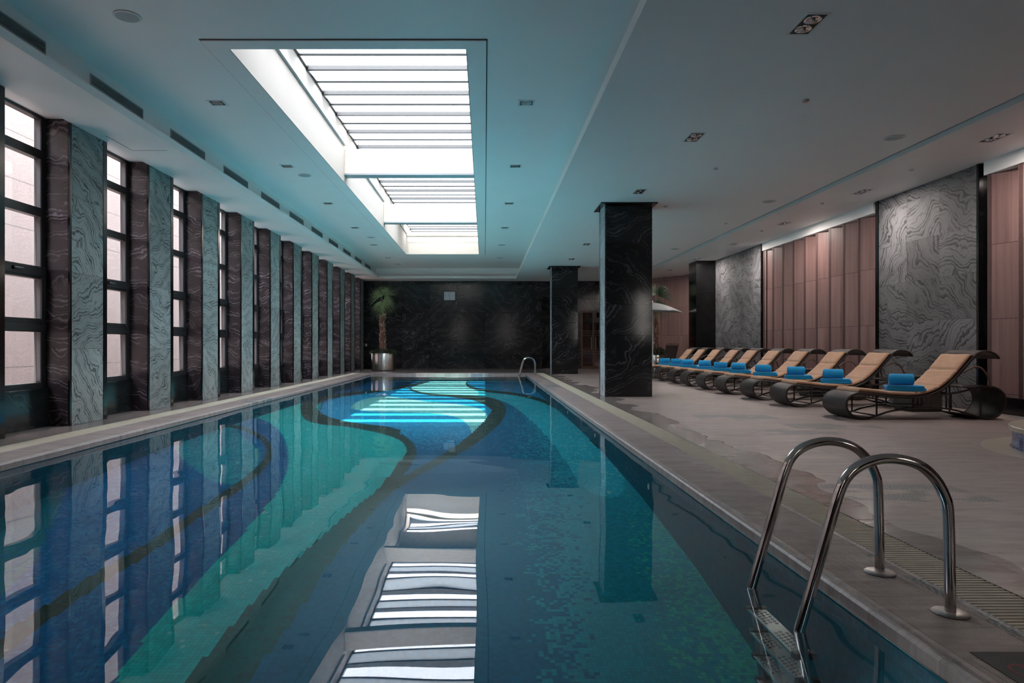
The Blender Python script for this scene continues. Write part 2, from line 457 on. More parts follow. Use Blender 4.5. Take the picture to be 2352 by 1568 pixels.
struct('trim_pool_coping_near', boxes((-4.97, 2.07, PY0-.5, PY0, -.25, 0)), M['coping'], bevel=.008)

def grate(x0, x1, y0, y1, label):
    t = thing('drain_grate', label, 'drain grate', ((x0+x1)/2, (y0+y1)/2, -.03), 0, None)
    lx0, lx1 = -(x1-x0)/2, (x1-x0)/2; L = (y1-y0)/2
    bm = BM(); y = -L
    while y + .032 < L:
        # rounded slat: six sided section
        sec = [(0,-.022),(0,.024),(.004,.029),(.018,.029),(.022,.024),(.022,-.022)]
        a = [bm.verts.new((lx0+.004, y+p, q)) for p, q in sec]; b = [bm.verts.new((lx1-.004, y+p, q)) for p, q in sec]
        for i in range(6):
            k = (i+1) % 6; bm.faces.new((a[i], a[k], b[k], b[i]))
        bm.faces.new(a); bm.faces.new(b); y += .032
    o = obj('slat', bm, M['grate'], t)
    o['kind'] = 'stuff'
    obj('trench', boxes((lx0, lx1, -L, L, -.2, -.03), (lx0, lx0+.003, -L, L, -.03, .029), (lx1-.003, lx1, -L, L, -.03, .029)), M['trench'], t)
grate(2.07, 2.35, PY0-.5, PY1+.5, 'cream slatted overflow grate along the sunlounger side of the pool')
grate(-5.28, -4.97, PY0-.5, PY1+.5, 'cream slatted overflow grate along the window side of the pool')

# pool shell
for nm, b, mt in (('wall_pool_right', (PX1+.0, PX1+.2, PY0-.2, PY1+.2, -1.4, -.0625), M['mosaic_wall']),
                  ('wall_pool_left', (PX0-.2, PX0, PY0-.2, PY1+.2, -1.4, -.0625), M['mosaic_wall']),
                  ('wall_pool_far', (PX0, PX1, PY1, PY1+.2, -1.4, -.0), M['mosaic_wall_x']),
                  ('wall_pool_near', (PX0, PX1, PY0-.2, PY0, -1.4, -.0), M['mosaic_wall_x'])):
    bx = list(b)
    if nm in ('wall_pool_far',): bx[2] += .012
    struct(nm, boxes(tuple(bx)), mt)
# bright metal bead at the water line
struct('trim_waterline_right', boxes((PX1-.004, PX1+.004, PY0, PY1, -.066, -.0615)), M['chrome'])
struct('trim_waterline_left', boxes((PX0-.004, PX0+.006, PY0, PY1, -.066, -.0615)), M['chrome'])

# swirl pattern, region by region, as it lies on the pool floor
def inpoly(px, py, poly):
    c = np.zeros(px.shape, bool); n = len(poly); j = n-1
    for i in range(n):
        xi, yi = poly[i][:2]; xj, yj = poly[j][:2]
        if yi != yj:
            c ^= ((yi > py) != (yj > py)) & (px < (xj-xi)*(py-yi)/(yj-yi)+xi)
        j = i
    return c
def ribbon_poly(ctl):
    P = smooth_path(ctl, 8); L, Rr = [], []
    for i, (x, y, w) in enumerate(P):
        a = P[max(i-1,0)]; b = P[min(i+1, len(P)-1)]
        dx, dy = b[0]-a[0], b[1]-a[1]; l = math.hypot(dx, dy) or 1
        nx, ny = -dy/l, dx/l
        L.append((x+nx*w, y+ny*w)); Rr.append((x-nx*w, y-ny*w))
    return L, Rr[::-1]
def build_pool_floor():
    xs = np.arange(PX0, PX1, TS); ys = np.arange(3.0, PY1, TS)
    nx, ny = len(xs), len(ys)
    ex = np.append(xs, PX1); ey = np.append(ys, PY1)
    VX, VY = np.meshgrid(ex, ey); VZ = fz(VY)
    verts = np.stack([VX, VY, VZ], -1).reshape(-1, 3)
    i = np.arange(ny)[:, None]*(nx+1) + np.arange(nx)[None, :]
    quads = np.stack([i, i+1, i+nx+2, i+nx+1], -1).reshape(-1, 4)
    cx = (xs[None, :] + TS/2 + ys[:, None]*0).ravel(); cy = (ys[:, None] + TS/2 + xs[None, :]*0).ravel(); cz = fz(cy)
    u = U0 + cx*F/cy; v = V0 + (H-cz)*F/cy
    rng = np.random.default_rng(3); n = len(u)
    r1 = rng.random(n); r2 = rng.random(n)
    # clumpy randomness for the blended zones
    g = rng.random((ny//3+2, nx//3+2)); cl = np.repeat(np.repeat(g, 3, 0), 3, 1)[:ny, :nx].ravel()
    r1 = .65*r1 + .35*cl
    c = np.zeros((n, 3))
    A = lambda *q: np.array(q)
    deep, teal, green = A(.004,.10,.21), A(.004,.23,.30), A(.015,.34,.28)
    blue, midblue = A(.003,.085,.22), A(.012,.25,.48)
    tealL, aqua, cyan = A(.004,.36,.35), A(.20,.58,.56), A(.01,.33,.42)
    ribbon, ribbonG = A(.024,.046,.038), A(.010,.070,.060)
    def put(mask, a, b=None, p=None):
        if b is None: c[mask] = a
        else:
            sel = (r1 < p)[:, None]; cc = np.where(sel, b, a); c[mask] = cc[mask]
    all_ = np.ones(n, bool)
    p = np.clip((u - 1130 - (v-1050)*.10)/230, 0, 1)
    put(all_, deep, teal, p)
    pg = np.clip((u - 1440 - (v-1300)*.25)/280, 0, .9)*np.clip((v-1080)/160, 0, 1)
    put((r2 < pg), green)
    # far left: deep blue
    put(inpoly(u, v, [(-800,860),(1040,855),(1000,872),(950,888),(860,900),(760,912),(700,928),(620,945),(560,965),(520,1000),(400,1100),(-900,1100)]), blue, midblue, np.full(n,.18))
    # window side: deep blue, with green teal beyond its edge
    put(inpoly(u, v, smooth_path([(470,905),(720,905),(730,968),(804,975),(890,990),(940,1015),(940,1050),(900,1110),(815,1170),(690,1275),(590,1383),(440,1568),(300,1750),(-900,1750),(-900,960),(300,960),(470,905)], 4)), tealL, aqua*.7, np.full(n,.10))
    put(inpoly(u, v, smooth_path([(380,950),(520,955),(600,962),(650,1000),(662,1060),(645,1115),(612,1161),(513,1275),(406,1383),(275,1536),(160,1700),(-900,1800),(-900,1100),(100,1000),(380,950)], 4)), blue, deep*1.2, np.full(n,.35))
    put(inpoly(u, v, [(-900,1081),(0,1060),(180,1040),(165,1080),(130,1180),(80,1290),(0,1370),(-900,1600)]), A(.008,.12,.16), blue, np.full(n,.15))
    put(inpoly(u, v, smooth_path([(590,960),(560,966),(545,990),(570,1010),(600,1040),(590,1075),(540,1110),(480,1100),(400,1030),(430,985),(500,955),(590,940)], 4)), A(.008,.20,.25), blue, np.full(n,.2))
    # between the two big swirls
    S1 = smooth_path([(743,925),(790,910),(872,900),(940,890),(974,902),(1076,910),(1130,925),(1140,945),(1110,985),(1042,1035),(974,1075),(906,1109),(950,1031),(940,1010),(892,998),(804,978),(745,960),(736,945)], 4)
    put(inpoly(u, v, S1), midblue, A(.02,.36,.55), np.full(n,.3))
    low = np.clip((v-985)/50, 0, 1)
    m = inpoly(u, v, S1) & (r2 < low); c[m] = deep*1.15
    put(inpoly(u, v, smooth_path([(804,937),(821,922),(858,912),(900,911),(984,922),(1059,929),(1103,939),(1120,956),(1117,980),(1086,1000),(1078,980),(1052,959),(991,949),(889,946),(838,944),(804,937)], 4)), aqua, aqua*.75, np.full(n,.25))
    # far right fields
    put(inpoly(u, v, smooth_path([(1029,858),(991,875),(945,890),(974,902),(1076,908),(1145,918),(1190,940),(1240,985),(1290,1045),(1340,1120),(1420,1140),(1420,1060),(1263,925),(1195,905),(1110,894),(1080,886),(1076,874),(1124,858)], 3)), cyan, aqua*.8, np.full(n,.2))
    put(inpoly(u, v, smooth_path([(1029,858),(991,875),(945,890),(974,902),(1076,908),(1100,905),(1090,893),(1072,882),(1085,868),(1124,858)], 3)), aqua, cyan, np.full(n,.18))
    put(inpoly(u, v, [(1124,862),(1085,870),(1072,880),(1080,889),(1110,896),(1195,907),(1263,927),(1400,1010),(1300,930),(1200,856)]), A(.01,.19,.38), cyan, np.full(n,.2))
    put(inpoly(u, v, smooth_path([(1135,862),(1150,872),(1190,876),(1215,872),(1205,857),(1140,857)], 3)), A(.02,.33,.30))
    # dark outlines
    r1l = [(421,1568),(580,1383),(690,1275),(815,1165),(865,1126),(925,1050),(932,1025),(905,1000)]
    r1r = [(925,997),(952,1022),(952,1050),(905,1126),(865,1165),(770,1275),(700,1383),(566,1568)]
    left = smooth_path([(250,1780)]+r1l, 4); right = smooth_path(r1r+[(400,1780)], 4)
    put(inpoly(u, v, left+right), ribbon, ribbonG, np.clip((v-1150)/200,0,.8))
    for ctl in ([(918,998,11),(880,987,9),(804,975,6),(745,964,11),(713,948,19),(711,928,15),(745,913,6),(790,906,4),(872,896,3),(940,886,2.5),(985,873,2.5),(1025,861,2.5)],
                [(940,889,2),(950,897,2),(985,905,2),(1040,909,3),(1090,914,6),(1130,926,12),(1146,943,16),(1125,974,15),(1085,1009,12),(1042,1038,9),(1000,1062,8),(940,1095,8),(890,1125,9)],
                [(1124,861,2),(1085,869,2),(1072,879,2),(1080,888,2.5),(1110,896,2.5),(1195,907,3),(1263,927,4),(1320,966,5),(1378,1026,6)],
                [(-60,1540,20),(60,1440,18),(134,1390,16),(230,1325,14),(333,1264,12),(421,1203,10),(505,1145,9),(574,1096,8),(610,1061,8),(618,1030,7),(600,1005,5),(560,985,4),(500,972,3)]):
        a, b = ribbon_poly(ctl)
        put(inpoly(u, v, a+b), ribbon, ribbonG, np.full(n,.15))
    c *= (.86 + .28*rng.random(n))[:, None]
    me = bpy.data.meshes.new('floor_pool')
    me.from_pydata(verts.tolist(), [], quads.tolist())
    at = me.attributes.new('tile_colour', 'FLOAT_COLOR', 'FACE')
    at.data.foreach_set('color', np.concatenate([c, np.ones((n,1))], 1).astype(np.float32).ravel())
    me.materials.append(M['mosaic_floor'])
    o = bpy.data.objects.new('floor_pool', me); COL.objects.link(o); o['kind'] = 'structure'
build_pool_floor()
struct('floor_pool_deep_end', boxes((PX0, PX1, PY0, 3.0, -1.4, -1.0)), M['mosaic_wall'])

bm = BM(); vs = [bm.verts.new(p) for p in ((PX0,PY0,WZ),(PX1,PY0,WZ),(PX1,PY1,WZ),(PX0,PY1,WZ))]; bm.faces.new(vs)
w = obj('pool_water', bm, M['water']); tag(w, 'still clear water filling the long swimming pool', 'water', kind='stuff')

# ------------------------------------------------------------------ ceiling
ZS, ZH = 4.14, 4.63
SX0, SX1, SY0, SY1 = -3.03, -.21, 8.1, 26.3
SYG = 28.2     # glass runs on over a shelf above the end wall
TOP = 4.80
struct('ceiling', boxes((-4.95, SX0, YB, 31.2, ZH, TOP), (SX1, 1.65, YB, 31.2, ZH, TOP),
                        (SX0, SX1, YB, SY0, ZH, TOP), (SX0, SX1, SY1, 31.2, ZH, TOP)), M['ceiling'])
struct('ceiling_soffit_left', boxes((-5.66, -4.77, YB, 30.95, ZS, ZS+.11), (-6.12, -5.66, YB, YF+.2, ZS+.05, ZS+.11),
                                    (-6.12, -4.95, YB, YF+.2, ZS+.11, TOP), (-5.66, -4.77, 30.95, YF+.2, ZS, ZS+.11)), M['ceiling'])
struct('ceiling_soffit_far', boxes((-4.77, 1.43, 30.95, YF+.2, ZS, ZS+.11), (-4.95, 1.65, 31.2, YF+.2, ZS+.11, TOP)), M['ceiling'])
struct('ceiling_soffit_right', boxes((1.43, 6.50, YB, YF+.2, ZS, ZS+.13), (1.65, 9.6, YB, YF+.2, ZS+.13, TOP),
                                     (6.69, 8.29, YB, YF+.2, ZS, ZS+.13), (8.29, 9.6, 24.5, YF+.2, ZS, ZS+.13)), M['ceiling'])
struct('trim_ceiling_groove', boxes((6.50, 6.69, YB, YF, ZS+.075, ZS+.13)), M['groove'])
struct('trim_soffit_bulkhead_right', boxes((8.29, 9.6, 14.55, 20.4, 3.92, ZS+.12), (8.29, 9.6, YB, 11.34, 3.92, ZS+.12)), M['white_trim'])
# raised panel round the skylight and dark strips painting in its shadow line
gx0, gx1, gy0, gy1 = -3.28, .02, 7.88, 26.6
struct('trim_skylight_surround', boxes((gx0, SX0, gy0, gy1, ZH-.018, ZH), (SX1, gx1, gy0, gy1, ZH-.018, ZH),
       (SX0, SX1, gy0, SY0, ZH-.018, ZH), (SX0, SX1, SY1, gy1, ZH-.018, ZH)), M['ceiling'])
struct('trim_skylight_shade_line', boxes((gx0-.014, gx0, gy0-.014, gy1+.014, ZH-.006, ZH), (gx1, gx1+.014, gy0-.014, gy1+.014, ZH-.006, ZH),
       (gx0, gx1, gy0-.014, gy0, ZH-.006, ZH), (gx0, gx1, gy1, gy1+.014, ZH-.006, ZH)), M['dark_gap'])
# plaster lining of the shaft
struct('wall_skylight_shaft_left', boxes((SX0, SX0+.012, SY0, SY1, ZH-.018, 5.78)), M['shaft'])
struct('wall_skylight_shaft_right', boxes((SX1-.012, SX1, SY0, SY1, ZH-.018, 5.78)), M['shaft'])
struct('wall_skylight_shaft_far', boxes((SX0+.012, SX1-.012, SY1-.012, SY1, ZH-.018, 5.40), (SX0+.012, SX1-.012, SY1-.05, SY1-.012, 5.32, 5.40), (SX0, SX1, SY1, SYG, 5.30, 5.40), (SX0, SX0+.012, SY1, SYG, 5.4, 5.83), (SX1-.012, SX1, SY1, SYG, 5.4, 5.83), (SX0, SX1, SYG, SYG+.1, 5.3, 5.83)), M['cream_stone'])
struct('trim_skylight_sun_blocker', boxes((SX0+.012, SX1-.012, 23.7, 25.5, 5.68, 5.72)), M['shaft'])  # added opaque panel, hidden behind the beam, keeps sun off the far deck
for k, yb in enumerate((14.69, 20.42)):
    struct('beam_skylight_%d' % (k+1), boxes((SX0+.012, SX1-.012, yb, yb+.27, 4.80, 5.32)), M['cream_stone'], bevel=.006)
    struct('trim_skylight_beam_%d' % (k+1), boxes((SX0+.012, SX1-.012, yb-.015, yb+.285, 4.765, 4.80)), M['grey_plate'])
segs = ((SY0+.03, 14.66), (14.98, 20.39), (20.72, SY1-.07))
struct('trim_skylight_ledge', boxes(*[(SX0+.012, SX0+.06, a, b, 5.38, 5.43) for a, b in segs]), M['grey_plate'])
sk = thing('window_skylight', None, None, ((SX0+SX1)/2, SY0, 5.8), kind='structure')
hx = (SX1-SX0)/2
bars, clear, frost = BM(), BM(), BM()
y = 11.55 - 3*1.14
while y < SYG - .2:
    yy = y - SY0
    if yy > 0:
        box(bars, -hx, hx, yy-.022, yy+.022, -.045, .03)
    # sloping frosted blade, then flat clear pane
    a, b = max(yy, 0), min(yy+.6, SYG-SY0)
    if b > a:
        vs = [frost.verts.new(p) for p in ((-hx,a,-.05),(hx,a,-.05),(hx,b,.0),(-hx,b,.0),(-hx,a,-.04),(hx,a,-.04),(hx,b,.01),(-hx,b,.01))]
        for f in ((0,3,2,1),(4,5,6,7),(0,1,5,4),(1,2,6,5),(2,3,7,6),(3,0,4,7)): frost.faces.new([vs[i] for i in f])
    if 0 < yy+.6 < SYG-SY0: box(bars, -hx, hx, yy+.59, yy+.61, -.03, .03)
    a, b = max(yy+.6, 0), min(yy+1.14, SYG-SY0)
    if b > a: box(clear, -hx, hx, a, b, .0, .01)
    y += 1.14
box(bars, -hx, -hx+.05, 0, SYG-SY0, -.02, .05); box(bars, hx-.05, hx, 0, SYG-SY0, -.02, .05)
obj('glazing_bar', bars, M['black_frame'], sk)
obj('clear_glass', clear, M['sky_glass'], sk)
obj('frosted_glass', frost, M['frosted'], sk)

# ------------------------------------------------------------------ window side
P0, PER, PL = 9.31, 2.18, .92
ext = struct('wall_outside_granite', boxes((-11.4, -11.0, YB-12, YF+16, -1, 9.5)), M['granite_out'])
struct('floor_outside', boxes((-11.0, -6.11, YB-12, YF+16, -.4, -.1)), M['granite_out'])
ks = list(range(-5, 11))
for k in ks:
    y0 = P0 + PER*k; y1 = y0 + PL
    if y1 < YB: continue
    pr = thing('stone_pillar', 'narrow wall pillar between windows with a pale banded stone face', 'pillar', (-5.98, (y0+y1)/2, 0), kind='structure')
    h = PL/2
    obj('core', boxes((-.13, .30, -h, h, 0, ZS+.05)), M['purple_marble'], pr, bevel=.004)
    obj('corner_strip', boxes((.30, .325, -h, -h+.045, 0, ZS), (.30, .325, h-.10, h, 0, ZS)), M['black_polished'], pr, bevel=.003)
    obj('face_panel', boxes((.30, .318, -h+.047, h-.102, 0, ZS)), M['green_granite'], pr)
    if k == ks[-1]: continue
n = 0
for k in range(-5, 10):
    y0 = P0 + PER*k + PL; y1 = P0 + PER*(k+1)
    if y0 < YB: continue
    n += 1
    W = y1 - y0; wn = thing('window_%d' % n, None, None, (-5.98, (y0+y1)/2, 0), kind='structure')
    h = W/2
    obj('low_wall', boxes((-.13, .045, -h, h, 0, .50)), M['low_marble'], wn)
    obj('sill', boxes((-.13, .06, -h, h, .50, .525)), M['low_marble'], wn, bevel=.004)
    bm = BM()
    z0, z1 = .525, ZS+.05; fw = .10
    box(bm, -.10, 0, -h, -h+.05, z0, z1); box(bm, -.10, .0, h-fw, h, z0, z1)
    for a, b in ((.525,.60),(1.28,1.46),(1.99,2.16),(2.83,2.95),(3.61,3.73),(z1-.04,z1)):
        box(bm, -.10, -.0, -h+.05, h-fw, a, b)
    # opening sash in the middle stands proud
    box(bm, .0, .022, -h+.02, h-.03, 1.30, 1.38); box(bm, .0, .022, -h+.02, h-.03, 2.03, 2.15)
    box(bm, .0, .022, -h+.02, -h+.08, 1.38, 2.03); box(bm, .0, .022, h-fw-.02, h-.03, 1.38, 2.03)
    obj('window_frame', bm, M['black_frame'], wn, bevel=.003)
    obj('jamb_strip', boxes((-.062, -.010, h-fw-.006, h-fw, .62, z1-.05)), M['jamb'], wn)
    obj('pane', boxes((-.075, -.065, -h+.05, h-fw, .60, z1-.04)), M['glass'], wn)
    bm = BM(); tube(bm, smooth_path([(.02,-.05,2.09),(.05,-.05,2.09),(.055,.0,2.09),(.055,.09,2.09)],4), .010, 8)
    lathe(bm, [(.018,-.02),(.018,.02)], (.03,-.05,2.09), 10)
    obj('handle', bm, M['black_plastic'], wn, smooth=True)
# solid end of the window wall and the wall outside the frame behind the viewer
struct('wall_left', boxes((-6.3, -5.95, P0+PER*10+PL, YF+.3, 0, ZS+.05), (-6.3, -5.95, YB-.3, P0-PER*5, 0, ZS+.05)), M['purple_marble'])

# ------------------------------------------------------------------ far wall, back wall
struct('wall_far', boxes((-6.3, -5.66, YF, YF+.3, ZS, ZS+.12), (-6.3, 2.72, YF, YF+.3, 0, ZS), (2.72, 3.25, YF+.9, YF+1.1, 0, ZS), (2.62, 2.72, YF+.3, YF+1.1, 0, ZS),
                         (3.25, 4.55, YF, YF+.3, 0, ZS), (3.25, 3.35, YF+.3, YF+1.1, 0, ZS),
                         (5.75, 9.6, YF, YF+.3, 0, ZS), (4.55, 5.75, YF, YF+.3, 2.75, ZS)), M['black_marble'])
struct('floor_corridor', boxes((2.72, 3.25, YF+.3, YF+.9, -.05, .0)), M['deck'])
struct('ceiling_corridor', boxes((2.72, 3.25, YF+.3, YF+.9, 3.4, 3.6), (2.72,3.25,YF+.05,YF+.3,3.4,ZS)), M['black_marble'])
struct('wall_skylight_kerb', boxes((SX0-.12, SX0, SY0-.12, SYG+.12, TOP-.1, 5.83), (SX1, SX1+.12, SY0-.12, SYG+.12, TOP-.1, 5.83), (SX0, SX1, SY0-.12, SY0, TOP-.1, 5.83)), M['shaft'])
bws = [(-2.9, -2.3), (2.0, 2.6), (7.85, 8.6)]
bx = []; xa = -6.3
for a, b in bws:
    bx.append((xa, a, YB-.3, YB, -.2, TOP)); bx.append((a, b, YB-.3, YB, -.2, 1.5)); bx.append((a, b, YB-.3, YB, 3.8, TOP)); xa = b
bx.append((xa, 9.6, YB-.3, YB, -.2, TOP))
struct('wall_back', boxes(*bx), M['black_marble'])
for k_, (a, b) in enumerate(bws):
    bm = boxes((a, a+.05, YB-.2, YB-.1, 1.5, 3.8), (b-.05, b, YB-.2, YB-.1, 1.5, 3.8), (a+.05, b-.05, YB-.2, YB-.1, 1.5, 1.56), (a+.05, b-.05, YB-.2, YB-.1, 3.74, 3.8), (a+.05, b-.05, YB-.2, YB-.1, 2.5, 2.6))
    wb = struct('window_back_%d' % (k_+1), bm, M['black_frame'])
    obj('pane', boxes((a+.05, b-.05, YB-.155, YB-.145, 1.56, 3.74)), M['glass'], wb)
struct('wall_outside_back', boxes((-11.0, 16, YB-7.4, YB-7, -1, 9.5)), M['cream_stone'])
struct('ground_outside', boxes((-11.0, 14, YB-12, YB-.3, -.6, -.3)), M['granite_out'])
struct('wall_behind_door', boxes((4.4, 6.0, YF+1.6, YF+1.8, 0, 3)), M['wood'])
struct('wall_behind_door_sides', boxes((4.4, 4.5, YF+.3, YF+1.6, 0, 3), (5.85, 6.0, YF+.3, YF+1.6, 0, 3), (4.4,6.0,YF+.3,YF+1.8,3,3.1)), M['black_marble'])

d = thing('door_1', None, None, (5.15, YF+.02, 0), kind='structure')
obj('door_frame', boxes((-.60,-.50,0,.12,0,2.75), (.50,.60,0,.12,0,2.75), (-.50,.50,0,.12,2.65,2.75), (-.03,.03,.02,.1,0,2.65), (-.5,.5,.02,.1,0,.12)), M['gold_wood'], d, bevel=.006)
obj('glass_panel', boxes((-.5,-.03,.05,.06,.12,2.65), (.03,.5,.05,.06,.12,2.65)), M['dark_glass'], d)
obj('rail', boxes(*[(-.5,.5,.03,.045,z,z+.025) for z in (1.55,1.66,1.77,.8,.7)]), M['gold_wood'], d)
bm = BM(); tube(bm, [(-.10,-.06,.9),(-.10,-.06,1.5)], .012, 8); tube(bm, [(.10,-.06,.9),(.10,-.06,1.5)], .012, 8)
for x_ in (-.1,.1):
    for z_ in (.95,1.45): tube(bm, [(x_,-.06,z_),(x_,.04,z_)], .008, 6)
obj('door_handle', bm, M['brass'], d, smooth=True)

# free standing pillars
def pillar(y0, label):
    x0, x1, y1 = 2.583, 3.59, y0+.75
    pr = thing('stone_pillar', label, 'pillar', ((x0+x1)/2, (y0+y1)/2, 0), kind='structure')
    hx_, hy_ = (x1-x0)/2, (y1-y0)/2
    obj('core', boxes((-hx_+.02, hx_, -hy_, hy_, 0, ZS)), M['dark_pillar'], pr, bevel=.004)
    obj('corner_strip', boxes((-hx_-.004, -hx_+.02, hy_-.13, hy_, 0, ZS), (-hx_-.004, -hx_+.02, -hy_, -hy_+.04, 0, ZS)), M['purple_marble'], pr, bevel=.003)
    obj('face_panel', boxes((-hx_, -hx_+.02, -hy_+.042, hy_-.132, 0, ZS)), M['pale_granite'], pr)
    obj('recess_dark_plate', boxes((-hx_-.11, hx_+.09, -hy_-.14, hy_+.10, ZS-.025, ZS+.0)), M['black_polished'], pr)  # black plate in place of the shaded ceiling recess round the pillar
pillar(14.62, 'near square dark marble pillar on the deck, the larger in view')
pillar(26.25, 'far square dark marble pillar near the end of the pool')

# ------------------------------------------------------------------ right wall
def pier_right(y0, y1, k):
    struct('wall_right_stone_%d' % k, boxes((8.29, 9.6, y0, y1, 0, ZS)), M['grey_granite'])
    struct('trim_stone_edge_%d' % k, boxes((8.27, 9.5, y0-.05, y0, 0, ZS), (8.27, 9.5, y1, y1+.10, 0, ZS), (8.35, 9.5, y0-.20, y0-.05, 0, ZS-.2), (8.35,9.5,y1+.10,y1+.17,0,ZS-.2)), M['black_polished'])
pier_right(11.48, 14.35, 1)
struct('wall_right_stone_2', boxes((8.29, 9.6, 20.45, 24.5, 0, ZS)), M['grey_granite'])
struct('trim_stone_edge_2', boxes((8.27, 9.5, 20.39, 20.45, 0, ZS), (8.35, 9.5, 20.2, 20.39, 0, ZS-.2)), M['black_polished'])
struct('wall_right_block', boxes((7.6, 9.6, 24.5, 25.4, 0, ZS)), M['black_polished'])
def sawtooth(name, y_near, y_far, n, zt=3.92, z0=.27):
    bm = BM(); dy = (y_far-y_near)/n
    for i in range(n):
        a = y_near+i*dy; b = a+dy
        # face runs from deep (near end) to proud (far end), then steps back
        p = [(8.54, a), (8.31, b-.012), (8.31, b), (9.2, b), (9.2, a)]
        lo = [bm.verts.new((x_, y_, z0)) for x_, y_ in p]; hi = [bm.verts.new((x_, y_, zt)) for x_, y_ in p]
        for q in range(5):
            k = (q+1) % 5; bm.faces.new((lo[q], lo[k], hi[k], hi[q]))
        bm.faces.new(lo); bm.faces.new(hi)
    w_ = struct(name, bm, M['wood'])
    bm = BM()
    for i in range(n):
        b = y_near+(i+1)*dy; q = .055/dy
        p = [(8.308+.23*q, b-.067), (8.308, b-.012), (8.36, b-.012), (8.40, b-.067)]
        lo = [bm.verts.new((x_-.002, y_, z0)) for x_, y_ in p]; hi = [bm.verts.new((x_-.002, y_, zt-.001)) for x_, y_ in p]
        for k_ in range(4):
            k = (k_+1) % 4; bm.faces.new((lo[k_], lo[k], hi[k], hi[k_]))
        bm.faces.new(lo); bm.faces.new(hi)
    obj('dark_edge_strip', bm, M['wood_dark'], w_)  # dark strip down the proud edge of each panel
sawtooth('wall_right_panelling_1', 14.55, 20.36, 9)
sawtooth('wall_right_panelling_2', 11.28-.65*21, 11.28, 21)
struct('baseboard_right', boxes((8.31, 9.2, 14.53, 20.36, 0, .27), (8.31, 9.2, YB, 11.28, 0, .27)), M['black_polished'])
struct('wall_right_outer', boxes((9.5, 9.8, YB-.3, YF+.3, -.2, TOP)), M['black_marble'])
# slanted panelling in the far corner
bm = BM()
A0, A1 = Vector((9.15, 29.0)), Vector((6.95, 32.2)); nn = 6
dv = (A1-A0)/nn; nrm = Vector((-dv.y, dv.x)).normalized()
if nrm.y > 0: nrm = -nrm
for i in range(nn):
    a = A0+dv*i; b = a+dv
    p = [a-nrm*.0, b+nrm*.16, b-nrm*.4, a-nrm*.4]
    lo = [bm.verts.new((q.x, q.y, 0)) for q in p]; hi = [bm.verts.new((q.x, q.y, ZS)) for q in p]
    for q in range(4):
        k = (q+1) % 4; bm.faces.new((lo[q], lo[k], hi[k], hi[q]))
    bm.faces.new(lo); bm.faces.new(hi)
struct('wall_far_corner_panelling', bm, M['wood'])
struct('wall_right_recess', boxes((9.1, 9.5, 25.4, 29.1, 0, ZS)), M['wood'])
bm = BM()
for z0_, z1_ in ((2.9,3.0),(2.25,2.8),(1.75,2.17),(1.2,1.62)): box(bm, -.012, .012, -.01, .01, z0_, z1_)
o = obj('wall_pale_strip', bm, M['white_plastic']); o.location = (7.62, 31.02, -.35)  # short pale bars stacked in one upright line
tag(o, 'thin pale dashed strip on the corner wood panelling beside the parasol pole', 'wall strip')

# small wall switch near the window side corner
o = obj('wall_switch', boxes((-.04,.04,-.012,0,-.06,.06)), M['white_plastic'], loc=(-5.6, YF, 1.12), bevel=.003)
tag(o, 'small white switch low on the dark far wall beside the windows', 'switch')

# ------------------------------------------------------------------ clock
ck = thing('wall_clock', 'white rectangular clock in a black frame on the dark far wall', 'clock', (-1.655, YF, 3.44))
obj('clock_frame', boxes((-.30,.30,-.06,0,-.235,-.205),(-.30,.30,-.06,0,.205,.235),(-.30,-.265,-.06,0,-.205,.205),(.265,.30,-.06,0,-.205,.205)), M['black_plastic'], ck, bevel=.006)
obj('dial', boxes((-.265,.265,-.03,0,-.205,.205)), M['clock_face'], ck)
for k in range(12):
    if k % 3 == 0: continue
    bm = BM()
    a = k*PI/6; dx, dz = math.sin(a), math.cos(a); s = min(.22/max(abs(dx),.01), .165/max(abs(dz),.01))
    c0 = Vector((dx*s*.8,-.032,dz*s*.8)); c1 = Vector((dx*s,-.032,dz*s)); tube(bm, [c0,c1], .004, 6)
    obj('hour_mark', bm, M['black_plastic'], ck)
def hand(name, ang, ln, w_):
    bm = BM(); dx, dz = math.sin(ang), math.cos(ang)
    tube(bm, [(-dx*.03,-.036,-dz*.03),(dx*ln,-.036,dz*ln)], w_, 6); obj(name, bm, M['black_plastic'], ck)
hand('hour_hand', R(-40), .10, .007); hand('minute_hand', R(180), .15, .005)
dg = bpy.context.evaluated_depsgraph_get()
for s, (tx, tz) in {'12':(0,.15),'3':(.215,0),'6':(0,-.15),'9':(-.215,0)}.items():
    cu = bpy.data.curves.new('numeral', 'FONT'); cu.body = s; cu.size = .095; cu.align_x = 'CENTER'; cu.align_y = 'CENTER'; cu.extrude = .001
    to = bpy.data.objects.new('tmp', cu); COL.objects.link(to); bpy.context.view_layer.update()
    me = bpy.data.meshes.new_from_object(to.evaluated_get(bpy.context.evaluated_depsgraph_get())); bpy.data.objects.remove(to)
    me.materials.clear(); me.materials.append(M['black_plastic'])
    o = bpy.data.objects.new('numeral', me); COL.objects.link(o); o.parent = ck; o.rotation_euler = (R(90),0,0); o.location = (tx,-.032,tz)

